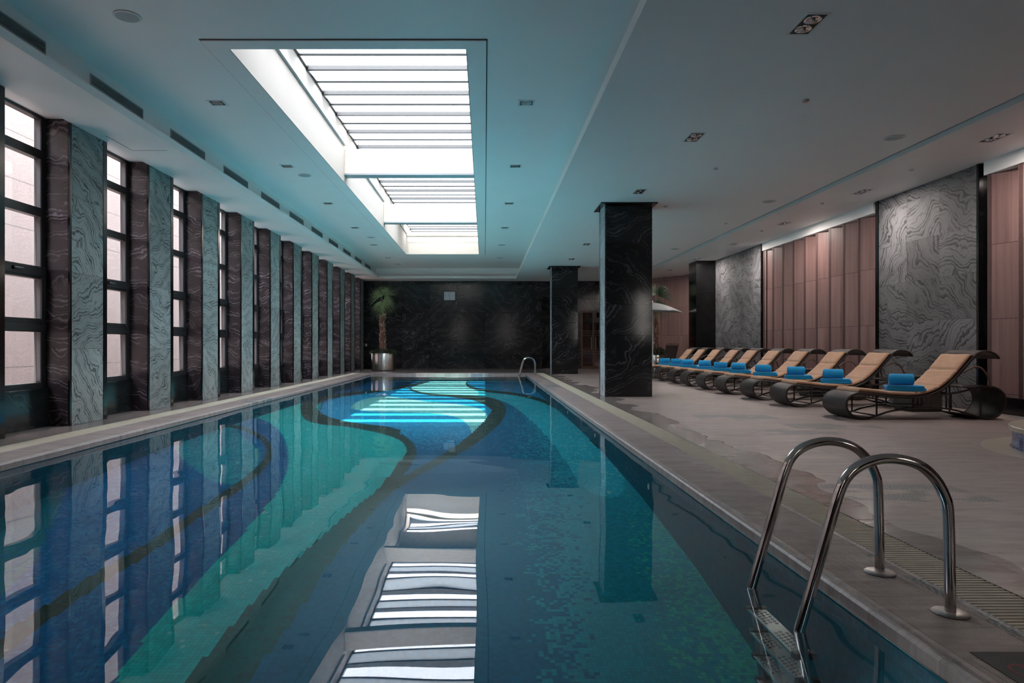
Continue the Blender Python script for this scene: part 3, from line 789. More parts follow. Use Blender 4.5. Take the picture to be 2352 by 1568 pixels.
# ------------------------------------------------------------------ ceiling fittings
ORD = ['first','second','third','fourth','fifth','sixth','seventh','eighth','ninth','tenth','eleventh','twelfth']
def lamp_lens(parent, cx, cy, r):
    bm = BM(); lathe(bm, [(r*.35,.045),(r*.7,.028),(r,.002),(r,-.003),(r*.93,-.003),(r*.62,.022),(r*.3,.038)], (cx,cy,0), 20, cap=False)
    l = obj('reflector', bm, M['reflector'], parent, smooth=True)
    bm = BM(); lathe(bm, [(r*.34,.036),(r*.34,.012),(r*.2,.004)], (cx,cy,0), 12)
    obj('bulb', bm, M['dull_steel'], l, smooth=True)
def twin():
    t = thing('twin_downlight', '', 'downlight')
    w_, l_ = .115, .22
    bm = boxes((-w_,-w_+.022,-l_,l_,-.006,.0), (w_-.022,w_,-l_,l_,-.006,.0), (-w_+.022,w_-.022,-l_,-l_+.022,-.006,0), (-w_+.022,w_-.022,l_-.022,l_,-.006,0))
    obj('lamp_frame', bm, M['white_plastic'], t)
    obj('housing', boxes((-w_+.022,w_-.022,-l_+.022,l_-.022,-.003,-.0005)), M['dark_box'], t)
    for s in (-1,1): 
        b2 = BM(); r = .078
        lathe(b2, [(r*.15,-.0045),(r*.55,-.006),(r*.85,-.010),(r,-.010),(r*1.02,-.0035)], (0,s*.094,0), 24)
        l = obj('lamp_head', b2, M['reflector'], t, smooth=True)
        b3 = BM(); lathe(b3, [(.004,-.022),(.018,-.02),(.024,-.006)], (0,s*.094,0), 12); obj('bulb', b3, M['dull_steel'], l, smooth=True)
    return t
def single():
    t = thing('square_downlight', '', 'downlight')
    w_ = .125; l_ = .115
    bm = boxes((-w_,-w_+.03,-l_,l_,-.006,.0), (w_-.03,w_,-l_,l_,-.006,.0), (-w_+.03,w_-.03,-l_,-l_+.03,-.006,0), (-w_+.03,w_-.03,l_-.03,l_,-.006,0))
    obj('lamp_frame', bm, M['white_plastic'], t)
    obj('housing', boxes((-w_+.03,w_-.03,-l_+.03,l_-.03,-.003,-.0005)), M['dark_box'], t)
    b2 = BM(); r = .08
    lathe(b2, [(r*.15,-.004),(r*.55,-.005),(r*.85,-.009),(r,-.009),(r*1.02,-.0035)], (0,0,0), 24)
    obj('lamp_head', b2, M['dull_steel'], t, smooth=True)
    return t
tw = twin(); first = True
for X, row, y0, cnt in ((3.06, 'nearer the pool edge', 6.46, 7), (7.47, 'above the sun loungers', 10.0, 6)):
    for k in range(cnt):
        if first: o = tw; o.location = (X, y0+3.51*k, ZS); first = False
        else: o = dup(tw, (X, y0+3.51*k, ZS))
        o['label'] = 'twin-lamp downlight, %s from the camera end in the row %s' % (ORD[k], row)
        o['group'] = 'twin downlights in the low ceiling'
sg = single(); first = True
for X, row in ((-3.89, 'between vents and skylight'), (.608, 'on the pillar side of the skylight')):
    for k in range(6):
        if first: o = sg; o.location = (X, 9.94+3.51*k, ZH); first = False
        else: o = dup(sg, (X, 9.94+3.51*k, ZH))
        o['label'] = 'square downlight, %s from the camera end %s' % (ORD[k], row)
        o['group'] = 'square downlights in the raised ceiling'
def disc(name, cat, r, mat, t_=.02):
    t = thing(name, '', cat)
    bm = BM(); lathe(bm, [(r*.9,0),(r,-.004),(r,-.010),(r*.86,-.014),(r*.82,-.008)], (0,0,0), 28, cap=False); obj('rim', bm, M['white_plastic'], t, smooth=True)
    bm = BM(); lathe(bm, [(r*.83,-.001),(r*.83,-.009),(r*.5,-.012),(r*.1,-.013)], (0,0,0), 28); obj('cover', bm, mat, t, smooth=True)
    return t
sp = disc('ceiling_speaker', 'speaker', .14, M['grey_plate'])
pts = [((-3.83,7.32,ZH), 'large round pale ceiling speaker in the raised ceiling, near the first wall vent'),
       ((-3.73,14.16,ZH), 'round pale ceiling speaker between the second and third window-side square downlights'),
       ((-3.71,22.3,ZH), 'round pale ceiling speaker between the fourth and fifth window-side square downlights'),
       ((-3.76,29.6,ZH), 'small-looking round speaker near the far end of the raised ceiling'),
       ((5.99,9.99,ZS), 'round speaker in the low ceiling just before the long groove, first along it'),
       ((6.0,14.4,ZS), 'round speaker in the low ceiling beside the groove, second along it'),
       ((5.99,21.5,ZS), 'round speaker in the low ceiling beside the groove, behind the near pillar')]
for k, (l, lb) in enumerate(pts):
    o = sp if k == 0 else dup(sp, l)
    o.location = l; o['label'] = lb; o['group'] = 'round ceiling speakers'
def sprinkler():
    t = thing('ceiling_sprinkler', '', 'sprinkler')
    bm = BM(); lathe(bm, [(.04,0),(.045,-.01),(.04,-.018)], (0,0,0), 18); obj('cover', bm, M['white_plastic'], t, smooth=True)
    bm = BM(); lathe(bm, [(.036,-.018),(.034,-.024)], (0,0,0), 18); obj('plate', bm, M['dull_steel'], t, smooth=True)
    return t
sr = sprinkler(); k = 0
for l, lb in [((3.98,8.47,ZS),'first along the middle of the low ceiling'), ((3.96,11.7,ZS),'second along the middle of the low ceiling'),
          ((3.95,14.9,ZS),'third along the middle of the low ceiling, beside the near pillar top'), ((5.99,16.96,ZS),'dark-looking one near the long ceiling groove'),
          ((7.38,11.8,ZS),'first from the camera end above the sun loungers'), ((7.22,14.6,ZS),'second from the camera end above the sun loungers'),
          ((7.34,18.1,ZS),'third from the camera end above the sun loungers')]:
    o = sr if k == 0 else dup(sr, l); k += 1
    o.location = l; o['label'] = 'small round sprinkler, ' + lb; o['group'] = 'sprinklers in the low ceiling'

# air vents on the window side fascia
def vent():
    t = thing('air_vent', '', 'air vent'); L = .66
    obj('vent_frame', boxes((0,.012,-L,L,-.075,-.062),(0,.012,-L,L,.062,.075),(0,.012,-L,-L+.012,-.062,.062),(0,.012,L-.012,L,-.062,.062)), M['grey_plate'], t)
    obj('duct', boxes((0,.002,-L+.012,L-.012,-.062,.062)), M['dark_box'], t)
    bm = BM()
    for i in range(7): 
        z = -.053+i*.0177; vs = box(bm, .002, .012, -L+.012, L-.012, z-.0025, z+.0025)
    obj('blade', bm, M['blade'], t)
    return t
vt = vent()
for k in range(11):
    yc = 7.03 + 2.19*k
    if yc > 30: break
    o = vt if k == 0 else dup(vt, (-4.95, yc, 4.44))
    o.location = (-4.95, yc, 4.44); o['label'] = 'slotted air vent, %s from the camera end above the windows' % (ORD+['thirteenth'])[k]
    o['group'] = 'slotted vents in the window-side fascia'
# access hatch line in the window side soffit
struct('trim_soffit_hatch', boxes((-5.50,-4.95,10.64,10.65,ZS-.002,ZS), (-5.50,-5.49,9.9,10.64,ZS-.002,ZS)), M['dark_gap'])

# ------------------------------------------------------------------ pool ladders
def ladder(name, yc, label):
    t = thing(name, label, 'pool ladder', (1.91, yc, 0))
    ox = 1.91; path = smooth_path([(1.29,-.07),(1.345,.12),(1.40,.31),(1.452,.488),(1.498,.575),(1.575,.622),(1.672,.637),(1.776,.613),(1.846,.555),(1.887,.482),(1.902,.41),(1.907,.2),(1.910,.0)], 6)
    for s in (-.25, .25):
        bm = BM(); tube(bm, [(x-ox, s, z) for x, z in path], .0215, 16)
        rl = obj('handrail', bm, M['chrome'], t, smooth=True)
        bm = BM(); lathe(bm, [(.068,0),(.068,.006),(.063,.010),(.026,.011)], (0,s,0), 28); obj('floor_flange', bm, M['dull_steel'], rl, smooth=True)
        bm = BM(); tube(bm, [(1.29-ox,s,-.07),(1.305-ox,s,-.16),(1.33-ox,s,-.30),(1.35-ox,s,-.60),(1.36-ox,s,-.72)], .0215, 12)
        ul = obj('lower_rail', bm, M['dull_steel'], rl, smooth=True)
    for k, z in enumerate((-.165,-.275,-.39,-.505)):
        x0 = 1.265 + k*.014 - ox
        bm = boxes((x0, x0+.085, -.235, .235, z-.012, z))
        for i in range(16):
            for j in range(3):
                y = -.20+i*.026
                if abs(y) < .035: continue
                box(bm, x0+.012+j*.024, x0+.026+j*.024, y-.004+(j%2)*.013, y+.004+(j%2)*.013, z, z+.004)
        st = obj('step', bm, M['brushed'], t, bevel=.0015)
        bm = boxes((x0+.0, x0+.095, -.262, -.228, z-.022, z+.006), (x0+.0, x0+.095, .228, .262, z-.022, z+.006))
        obj('end_cap', bm, M['black_plastic'], st, bevel=.005)
ladder('pool_ladder', 3.05, 'stainless steel pool ladder with two tall curved handrails at the near pool edge')
ladder('pool_ladder', 25.75, 'small-looking stainless steel pool ladder at the far end of the pool')
def jet(y, z, lb):
    t = thing('pool_inlet', lb, 'pool inlet', (PX1, y, z), group='round inlets in the pool wall')
    bm = BM(); lathe(bm, [(.03,0),(.03,.006),(.012,.01)], (0,0,0), 16); o = obj('cover', bm, M['white_plastic'], t, smooth=True); o.rotation_euler = (0, R(-90), 0)
jet(6.65,-.274,'round white inlet in the pool wall, first from the camera end')
jet(9.88,-.20,'round white inlet in the pool wall, second from the camera end')
jet(13.1,-.18,'round white inlet in the pool wall, third from the camera end')

# warning plate on the coping, lower corner
t = thing('warning_plate', 'dark plate with part of a red ring symbol on the coping beside the pool', 'sign', (1.9, 2.2, .0005))
obj('plate', boxes((-.163, .165, -.24, .245, .0, .003)), M['mat'], t)
bm = BM(); N = 40; r0, r1 = .040, .051
for k in range(N):
    a, b = 2*PI*k/N, 2*PI*(k+1)/N
    q = [(r0*math.cos(a), r0*math.sin(a)), (r1*math.cos(a), r1*math.sin(a)), (r1*math.cos(b), r1*math.sin(b)), (r0*math.cos(b), r0*math.sin(b))]
    lo = [bm.verts.new((x_-.075, y_+.10, .003)) for x_, y_ in q]; hi = [bm.verts.new((x_-.075, y_+.10, .0036)) for x_, y_ in q]
    bm.faces.new(hi); bm.faces.new(lo[::-1])
    for i in range(4): bm.faces.new((lo[i], lo[(i+1)%4], hi[(i+1)%4], hi[i]))
box(bm, -.073, -.063, .058, .142, .003, .0036)
rg = obj('ring_mark', bm, M['red'], t)
obj('figure_mark', boxes((-.13,-.055,.104,.106,.003,.0034)), M['black_plastic'], t)

# ------------------------------------------------------------------ sun loungers
LC = (1.19, .35)
def lp(pts): return [(p[0]-LC[0], p[1]) for p in pts]
def make_lounger():
    t = thing('sun_lounger', '', 'sun lounger')
    yl, yh = -.35, .35
    shell = smooth_path([(.36,.022),(.24,.016),(.12,.05),(.035,.135),(.012,.215),(.035,.305),(.11,.368),(.22,.393),(.40,.376),(.65,.346),(.92,.33),(1.1,.337),(1.26,.368),(1.42,.44),(1.55,.54),(1.67,.66),(1.8,.81),(1.90,.925)], 5)
    bm = BM(); band(bm, lp(shell), yl, yh, .028); obj('woven_seat', bm, M['weave'], t, smooth=True, auto=50)
    head = smooth_path([(1.88,.905),(1.94,.975),(2.02,1.008),(2.12,1.005),(2.21,.97),(2.27,.905)], 5)
    bm = BM(); band(bm, lp(head), yl-.01, yh+.01, .03); obj('headrest', bm, M['weave'], t, smooth=True, auto=50, bevel=.008)
    drum = smooth_path([(1.84,.075),(1.98,.028),(2.12,.016),(2.25,.055),(2.345,.165),(2.372,.28),(2.33,.40),(2.22,.475),(2.08,.492),(1.92,.465)], 5)
    bm = BM(); band(bm, lp(drum), yl+.01, yh-.01, .016); obj('rear_drum', bm, M['weave'], t, smooth=True, auto=50)
    for s in (-1, 1):
        y = s*.34
        bm = BM()
        edge = [(p[0], y, p[1]-.0) for p in lp(shell)]
        tube(bm, edge, .017, 8)
        tube(bm, [(p[0], y, p[1]) for p in lp(head)], .018, 8)
        tube(bm, [(p[0], y, p[1]) for p in lp(smooth_path([(.22,.018),(.36,.03),(.50,.075),(.68,.13),(1.0,.175),(1.35,.178),(1.56,.155),(1.78,.10),(1.98,.035),(2.12,.016),(2.25,.055),(2.345,.165),(2.372,.28),(2.33,.40),(2.22,.475),(2.08,.492),(1.9,.462),(1.62,.395),(1.42,.385)], 4))], .015, 8)
        for x_, a, b in ((.46,.06,.37),(1.0,.175,.33),(1.49,.16,.48),(1.56,.155,.385),(2.0,.03,.49)):
            tube(bm, [(x_-LC[0], y, a), (x_-LC[0], y, b)], .013, 8)
        obj('side_frame', bm, M['rattan_tube'], t, smooth=True)
        bm = BM(); tube(bm, [(p[0], s*.365, p[1]) for p in lp(smooth_path([(1.72,.69),(1.80,.745),(1.90,.785),(1.98,.77),(2.06,.69),(2.12,.57),(2.13,.49)], 5))], .013, 8)
        obj('armrest', bm, M['copper_tube'], t, smooth=True)
    bm = BM()
    for x_, z_ in ((.46,.06),(1.0,.175),(1.56,.155),(1.49,.40)): tube(bm, [(x_-LC[0], -.34, z_), (x_-LC[0], .34, z_)], .012, 8)
    tube(bm, [(1.0-LC[0],-.34,.175),(1.45-LC[0],0,.17),(1.9-LC[0],.34,.06)], .012, 8)
    obj('cross_brace', bm, M['rattan_tube'], t, smooth=True)
    bm = BM()
    for x_ in (.24, 2.12):
        for y in (-.3,.3): box(bm, x_-LC[0]-.02, x_-LC[0]+.02, y-.02, y+.02, 0, .014)
    obj('foot_pad', bm, M['black_plastic'], t)
    # quilted cushion
    prof = smooth_path([(.20,.412),(.40,.395),(.65,.365),(.92,.349),(1.1,.356),(1.26,.388),(1.42,.462),(1.55,.562),(1.67,.682),(1.8,.832),(1.90,.950)], 10)
    P = [Vector((p[0]-LC[0],0,p[1])) for p in prof]
    L = [0]
    for a, b in zip(P, P[1:]): L.append(L[-1]+(b-a).length)
    seams = [.0, .32, .60, .80, 1.0]; seams = [0,.24,.46,.64,.83,1]
    bm = BM(); rows = []; NR = 40; rnd = random.Random(4)
    n_ = len(P)
    for i, p in enumerate(P):
        s = L[i]/L[-1]
        d = (P[min(i+1,n_-1)]-P[max(i-1,0)]).normalized(); nr = Vector((-d.z,0,d.x))
        if nr.z < 0: nr = -nr
        ds = min(abs(s-q) for q in seams)*L[-1]
        puff = 1-.30*math.exp(-(ds/.018)**2)
        endf = min(1, (.35+ (min(s,1-s)*L[-1]/.03))) if min(s,1-s)*L[-1] < .03 else 1
        th = .062*puff*endf; wv_ = .012*math.sin(i*1.7)*(.5 if .3<s<.75 else .15)
        ring = []
        for k in range(NR):
            a = 2*PI*k/NR; ca, sa = math.cos(a), math.sin(a)
            ex = .28
            yy = math.copysign(abs(ca)**ex, ca)*(.318+.3*wv_*0); hh = math.copysign(abs(sa)**.55, sa)
            dip = .010*math.exp(-(yy/.012)**2) if sa > 0 else 0
            wr = .0035*math.sin(s*150+yy*9)*(1 if .35<s<.8 else .35)*(abs(yy)/.318)**2 if sa > 0 else 0
            h_ = th*(.5+.5*hh) - dip + wr
            ring.append(bm.verts.new(p + nr*h_ + Vector((0,yy,0))))
        rows.append(ring)
    for a, b in zip(rows, rows[1:]):
        for k in range(NR): bm.faces.new((a[k], a[(k+1)%NR], b[(k+1)%NR], b[k]))
    bm.faces.new(rows[0][::-1]); bm.faces.new(rows[-1])
    obj('cushion', bm, M['cushion'], t, smooth=True, auto=60)
    return t
def make_towel_roll():
    bm = BM(); prof = []
    N = 90; turns = 3.2
    for i in range(N+1):
        a = i/N*turns*2*PI; r = .013 + (.080-.013)*i/N
        prof.append((r*math.cos(a+.6), r*math.sin(a+.6)))
    # ribbon with thickness, extruded along the roll
    n_ = len(prof); P = [Vector((p[0],0,p[1])) for p in prof]; rows = []
    for i, p in enumerate(P):
        d = (P[min(i+1,n_-1)]-P[max(i-1,0)]).normalized(); nr = Vector((-d.z,0,d.x)); th = .0200
        ring = []
        for (o_, e) in ((.5,0),(.42,1),(-.42,1),(-.5,0)):
            pass
        secs = [(.5,-.155),(.5,.150),(.25,.160),(-.25,.160),(-.5,.150),(-.5,-.155),(-.25,-.163),(.25,-.163)]
        wob = .006*math.sin(i*.55)
        for o_, y in secs:
            q = p + nr*th*o_; ring.append(bm.verts.new((q.x, y + (wob if y > 0 else -wob) , q.z)))
        rows.append(ring)
    for a, b in zip(rows, rows[1:]):
        for k in range(8): bm.faces.new((a[k], a[(k+1)%8], b[(k+1)%8], b[k]))
    bm.faces.new(rows[0][::-1]); bm.faces.new(rows[-1])
    return obj('rolled_towel', bm, M['towel'], smooth=True, auto=60)
def make_towel_fold():
    bm = BM(); 
    # one cloth folded over itself: hairpin section
    def pin(z, w0, w1):
        return [(w0, z), (w1, z), (w1+.016, z+.010), (w1+.016, z+.022), (w1, z+.032), (w0+.01, z+.033)]
    pr = [(-.25,.010),(.21,.010),(.238,.020),(.238,.030),(.21,.040),(-.205,.040),(-.232,.049),(-.232,.058),(-.205,.067),(.23,.066)]
    pr = [(x_, z_+.0) for x_, z_ in smooth_path(pr, 4)]
    P = [Vector((p[0],0,p[1])) for p in pr]; n_ = len(P); NY = 14; rows = []
    for i, p in enumerate(P):
        d = (P[min(i+1,n_-1)]-P[max(i-1,0)]).normalized(); nr = Vector((-d.z,0,d.x)); th = .024; ring = []
        for k in range(NY+1):
            y = -.15+.30*k/NY; q = p+nr*th/2; ring.append(bm.verts.new((q.x+.004*math.sin(k*.9), y+.003*math.sin(i*.5), q.z+.002*math.sin(k*1.1+i*.3))))
        for k in range(NY,-1,-1):
            y = -.15+.30*k/NY; q = p-nr*th/2; ring.append(bm.verts.new((q.x+.004*math.sin(k*.9), y+.003*math.sin(i*.5), q.z+.002*math.sin(k*1.1+i*.3))))
        rows.append(ring)
    m_ = len(rows[0])
    for a, b in zip(rows, rows[1:]):
        for k in range(m_): bm.faces.new((a[k], a[(k+1)%m_], b[(k+1)%m_], b[k]))
    bm.faces.new(rows[0][::-1]); bm.faces.new(rows[-1])
    return obj('folded_towel', bm, M['towel'], smooth=True, auto=60, bevel=.004)
lounger, roll, fold = make_lounger(), make_towel_roll(), make_towel_fold()
ys = [10.09, 12.19, 13.69, 15.27, 16.72, 18.12, 19.45, 20.95, 22.4, 23.7]
for k, y in enumerate(ys):
    x0 = 5.34 if k == 0 else 5.38
    cx, cy = x0+LC[0], y+LC[1]
    o = lounger if k == 0 else dup(lounger, (cx, cy, 0))
    o.location = (cx, cy, 0)
    o['label'] = 'woven sun lounger with tan cushion, %s in the row from the camera end' % ORD[k]
    o['group'] = 'woven sun loungers in a row on the deck'
    rnd = random.Random(k)
    a = R(-24 + rnd.uniform(-5,5))
    tx, ty = x0+1.00+rnd.uniform(-.03,.03), cy-.10
    f_ = fold if k == 0 else fold.copy()
    if k: COL.objects.link(f_)
    f_.location = (tx, ty, .418); f_.rotation_euler = (0, R(0), a)
    tag(f_, 'folded blue towel lying on the %s sun lounger from the camera end' % ORD[k], 'towel', 'folded towels on the loungers')
    r_ = roll if k == 0 else roll.copy()
    if k: COL.objects.link(r_)
    r_.location = (tx-.045, ty+.0, .418+.081+.082); r_.rotation_euler = (0, R(rnd.uniform(0,90)), 0)
    r_.rotation_mode = 'XYZ'
    m = Matrix.Rotation(a+R(-96), 4, 'Z') @ Matrix.Rotation(R(rnd.uniform(0,60)), 4, 'Y')
    r_.rotation_euler = m.to_euler()
    tag(r_, 'rolled blue towel on the %s sun lounger from the camera end' % ORD[k], 'towel', 'rolled towels on the loungers')

# woven side tables
def side_table():
    t = thing('woven_side_table', '', 'side table')
    bm = BM(); s = .26
    for i in range(16):          # upright canes form the walls
        for a, b in (((-s+i*2*s/15), None),):
            pass
    box(bm, -s, s, -s, s, .02, .56)
    obj('body', bm, M['weave_v'], t, bevel=.02)
    obj('table_top', boxes((-s-.015, s+.015, -s-.015, s+.015, .56, .59)), M['weave'], t, bevel=.012)
    obj('plinth', boxes((-s+.02, s-.02, -s+.02, s-.02, 0, .02)), M['black_plastic'], t)
    return t
def weave_v():
    t = NT('upright woven rattan'); p = t.obco(); x, y, z = t.xyz(p)[0:3]
    s1 = t.math('SINE', t.math('MULTIPLY', t.math('ADD', x, y), 190)); s2 = t.math('SINE', t.math('MULTIPLY', z, 300))
    f = t.math('ADD', s1, t.math('MULTIPLY', s2, .3))
    col = t.ramp(t.math('ADD', t.math('MULTIPLY', f, .3), .5), [(.2, (.02,.016,.014)), (.8, (.085,.068,.06))])
    t.bsdf(col, .5, 0, t.bump(f, .8, .006)); return t.m
M['weave_v'] = weave_v()
st = side_table()
for k, (x, y, lb) in enumerate(((7.32, 11.55, 'between the first and second loungers'), (7.20, 14.83, 'between the third and fourth loungers'),
                        (7.30, 20.50, 'between the seventh and eighth loungers'), (7.55, 22.02, 'between the eighth and ninth loungers'), (7.35, 24.15, 'just past the head of the last lounger'))):
    if k == 4: y = 24.75; x = 7.2
    o = st if k == 0 else dup(st, (x, y, 0)); o.location = (x, y, 0)
    if k == 4: o.location = (7.15, 24.1+.62, 0); o.location.x = 7.2; o.location.y = 24.72; o.location.x = 7.25
    o['label'] = 'dark woven square side table ' + lb; o['group'] = 'woven side tables among the loungers'
st5 = o; st5.location = (7.27, 24.05+.10, 0); st5.location = (7.27, 24.78-.0, 0); st5.location.x = 7.22

# ------------------------------------------------------------------ umbrella, chair, table, planters
UX, UY = 6.30, 25.6
t = thing('parasol', 'pale grey square parasol on a thin white pole partly behind the near pillar', 'parasol', (UX, UY, 0))
bm = BM(); tube(bm, [(0,0,.05),(0,0,2.72)], .019, 12); lathe(bm, [(.018,2.72),(.024,2.74),(.012,2.78)], (0,0,0), 12); pl = obj('pole', bm, M['white_plastic'], t, smooth=True)
bm = BM(); tube(bm, [(0,0,1.16),(0,0,1.24)], .03, 12); tube(bm, [(.02,-.02,1.2),(.075,-.03,1.2)], .014, 10); obj('crank', bm, M['white_plastic'], pl, smooth=True)
bm = BM(); lathe(bm, [(.25,0),(.25,.04),(.06,.06),(.03,.3)], (0,0,0), 24); obj('base', bm, M['dull_steel'], t, smooth=True)
bm = BM(); cr = 1.27; ang = R(13); NS = 10; apex = 2.70; rim = 2.345
corners = [ang+k*PI/2 for k in range(4)]
grid = []
for q in range(4):
    a, b = corners[q], corners[(q+1)%4]
    ca, cb = Vector((math.cos(a)*cr, math.sin(a)*cr, 0)), Vector((math.cos(b)*cr, math.sin(b)*cr, 0))
    rows = []
    for i in range(NS+1):
        s = i/NS; row = []
        for j in range(NS+1):
            w_ = j/NS; e = ca*(1-w_)+cb*w_; p = e*s
            sag = .05*math.sin(PI*w_)*s*s
            p = p*(1-.09*math.sin(PI*w_)*s)
            z = apex - (apex-rim)*(s**1.7) + sag*.9
            row.append(Vector((p.x, p.y, z)))
        rows.append(row)
    V = [[bm.verts.new(p) for p in row] for row in rows]
    for i in range(NS):
        for j in range(NS): bm.faces.new((V[i][j], V[i+1][j], V[i+1][j+1], V[i][j+1]))
bmesh.ops.remove_doubles(bm, verts=bm.verts, dist=.001)
o = obj('canopy', bm, M['canopy'], t, smooth=True, auto=25); sm = o.modifiers.new('s','SOLIDIFY'); sm.thickness = .006
for a in corners:
    bm = BM(); tube(bm, smooth_path([(0,0,apex-.03),(math.cos(a)*cr*.5,math.sin(a)*cr*.5,apex-.035-(apex-rim)*.5**1.7),(math.cos(a)*cr*.98,math.sin(a)*cr*.98,rim-.01)],5), .008, 6); obj('rib', bm, M['white_plastic'], t, smooth=True)

t = thing('patio_chair', 'dark brown sling armchair with high back beside the parasol table', 'chair', (6.72, 25.25, 0), R(205))
# faces local -y ; back at +y
for s in (-1,1):
    bm = BM(); tube(bm, smooth_path([(s*.27,-.24,0),(s*.27,-.22,.42),(s*.27,-.10,.43)],4), .014, 8); obj('leg', bm, M['rattan_tube'], t, smooth=True)
    bm = BM(); tube(bm, smooth_path([(s*.27,.22,0),(s*.27,.12,.42),(s*.27,.24,.80),(s*.27,.34,1.14)],4), .014, 8); obj('leg', bm, M['rattan_tube'], t, smooth=True)
    bm = BM(); tube(bm, smooth_path([(s*.28,-.26,.63),(s*.28,0,.65),(s*.28,.20,.66)],4), .018, 8); tube(bm, [(s*.27,-.22,.4),(s*.28,-.25,.63)], .012, 8); obj('armrest', bm, M['copper_tube'], t, smooth=True)
def sl(p): 
    bm = BM(); n_ = len(p); 
    for i in range(n_-1):
        a, b = p[i], p[i+1]
        vs = [bm.verts.new(q) for q in ((-.255,a[0],a[1]),(.255,a[0],a[1]),(.255,b[0],b[1]),(-.255,b[0],b[1]))]; bm.faces.new(vs)
    bmesh.ops.remove_doubles(bm, verts=bm.verts, dist=.0005); return bm
o = obj('seat', sl([(-.24,.44),(-.1,.425),(.05,.41),(.13,.42)]), M['sling'], t); s_ = o.modifiers.new('s','SOLIDIFY'); s_.thickness = .01
o = obj('backrest', sl([(.14,.44),(.19,.6),(.25,.82),(.33,1.10)]), M['sling'], t); s_ = o.modifiers.new('s','SOLIDIFY'); s_.thickness = .012
bm = BM(); tube(bm, [(-.27,.345,1.15),(.27,.345,1.15)], .014, 8); tube(bm, [(-.27,-.22,.42),(.27,-.22,.42)], .012, 8); obj('cross_bar', bm, M['rattan_tube'], t, smooth=True)

t = thing('patio_table', 'small round glass-topped patio table partly behind the near pillar', 'table', (6.05, 25.0+.5, 0))
t.location = (6.05, 26.35, 0)
bm = BM(); lathe(bm, [(.40,.715),(.40,.73)], (0,0,0), 32); obj('table_top', bm, M['dark_glass'], t)
bm = BM(); tube(bm, [(.40*math.cos(k*PI/16), .40*math.sin(k*PI/16), .72) for k in range(33)], .014, 8, cap=False); obj('table_rim', bm, M['dull_steel'], t, smooth=True)
for k in range(4):
    a = PI/4+k*PI/2; bm = BM(); tube(bm, [(.36*math.cos(a),.36*math.sin(a),.71),(.30*math.cos(a),.30*math.sin(a),.3),(.36*math.cos(a),.36*math.sin(a),0)], .014, 8); obj('leg', bm, M['dull_steel'], t, smooth=True)

def fan_leaf(bm, hub, d, up, n=18, ln=.6, spread=R(115), droop=.25, rnd=random):
    d = d.normalized(); side = d.cross(up).normalized(); nrm = side.cross(d).normalized()
    for i in range(n):
        a = -spread + 2*spread*i/(n-1); a += rnd.uniform(-.03,.03)
        dirv = (d*math.cos(a) + side*math.sin(a)).normalized()
        l = ln*(.78+.22*math.cos(a*.6))*rnd.uniform(.88,1.06); wd = ln*.024
        tan = nrm.cross(dirv).normalized(); prev = None
        S = 6
        for k in range(S+1):
            s = k/S; c = hub + dirv*l*s + Vector((0,0,-1))*droop*l*s*s + nrm*.05*l*s*(1-s)
            w_ = wd*(.35+1.3*s if s < .5 else 2.0*(1-s)*1.0+.0) + .0012
            a1 = bm.verts.new(c+tan*w_); a2 = bm.verts.new(c+nrm*w_*.45); a3 = bm.verts.new(c-tan*w_)
            if prev:
                bm.faces.new((prev[0], prev[1], a2, a1)); bm.faces.new((prev[1], prev[2], a3, a2))
            prev = (a1, a2, a3)
def palm(t, trunk_h, fr, lean=(.0,.0), z0=.66, seed=1, r=.15):
    rnd = random.Random(seed)
    th = trunk_h - z0; up_ = Vector((0,0,z0))
    bm = BM(); pts_, rs = [], []
    for i in range(15):
        s = i/14; pts_.append((lean[0]*math.sin(s*PI*.8), lean[1]*s, th*s)); rs.append(r*(1-.28*s)+.012*math.sin(i*2.1))
    tube(bm, pts_, rs, 14); tk = obj('trunk', bm, M['bark'], t, smooth=True, loc=up_)
    bm = BM()
    for i in range(90):
        s = rnd.random(); a = rnd.random()*2*PI; rr = r*(1-.28*s)*.95
        c = Vector((lean[0]*math.sin(s*PI*.8)+rr*math.cos(a), lean[1]*s+rr*math.sin(a), th*s)); o_ = Vector((math.cos(a), math.sin(a), 0))
        l = rnd.uniform(.07,.2); tan = Vector((-o_.y,o_.x,0))
        w_ = rnd.uniform(.014,.028); tip = c+o_*rnd.uniform(.02,.07)+Vector((0,0,l))
        vs = [bm.verts.new(q) for q in (c-tan*w_, c+tan*w_, tip+tan*w_*.4, tip-tan*w_*.4)]
        bk = [bm.verts.new(q-o_*.012) for q in (c-tan*w_, c+tan*w_, tip+tan*w_*.4, tip-tan*w_*.4)]
        bm.faces.new(vs); bm.faces.new(bk[::-1])
        for k in range(4): bm.faces.new((vs[k], vs[(k+1)%4], bk[(k+1)%4], bk[k]))
    obj('frond_stub', bm, M['husk'], tk)['kind'] = 'stuff'
    top = Vector((pts_[-1][0], pts_[-1][1], th))
    for (dx, dy, dz, pet, ln, droop, ux, uy, uz) in fr:
        d = Vector((dx,dy,dz)).normalized(); hub = top + d*pet
        bm = BM(); tube(bm, smooth_path([tuple(top-Vector((0,0,.1))), tuple(top+d*pet*.5+Vector((0,0,.04))), tuple(hub)],4), .012, 6); pe = obj('stalk', bm, M['stem'], t, smooth=True, loc=up_)
        bm = BM(); fan_leaf(bm, hub, Vector((ux,uy,uz)), Vector((0.15,-1,.2)), 13, ln, R(50), droop, rnd); obj('frond', bm, M['leaf'] if seed == 1 else M['leaf_dark'], pe)
    return t
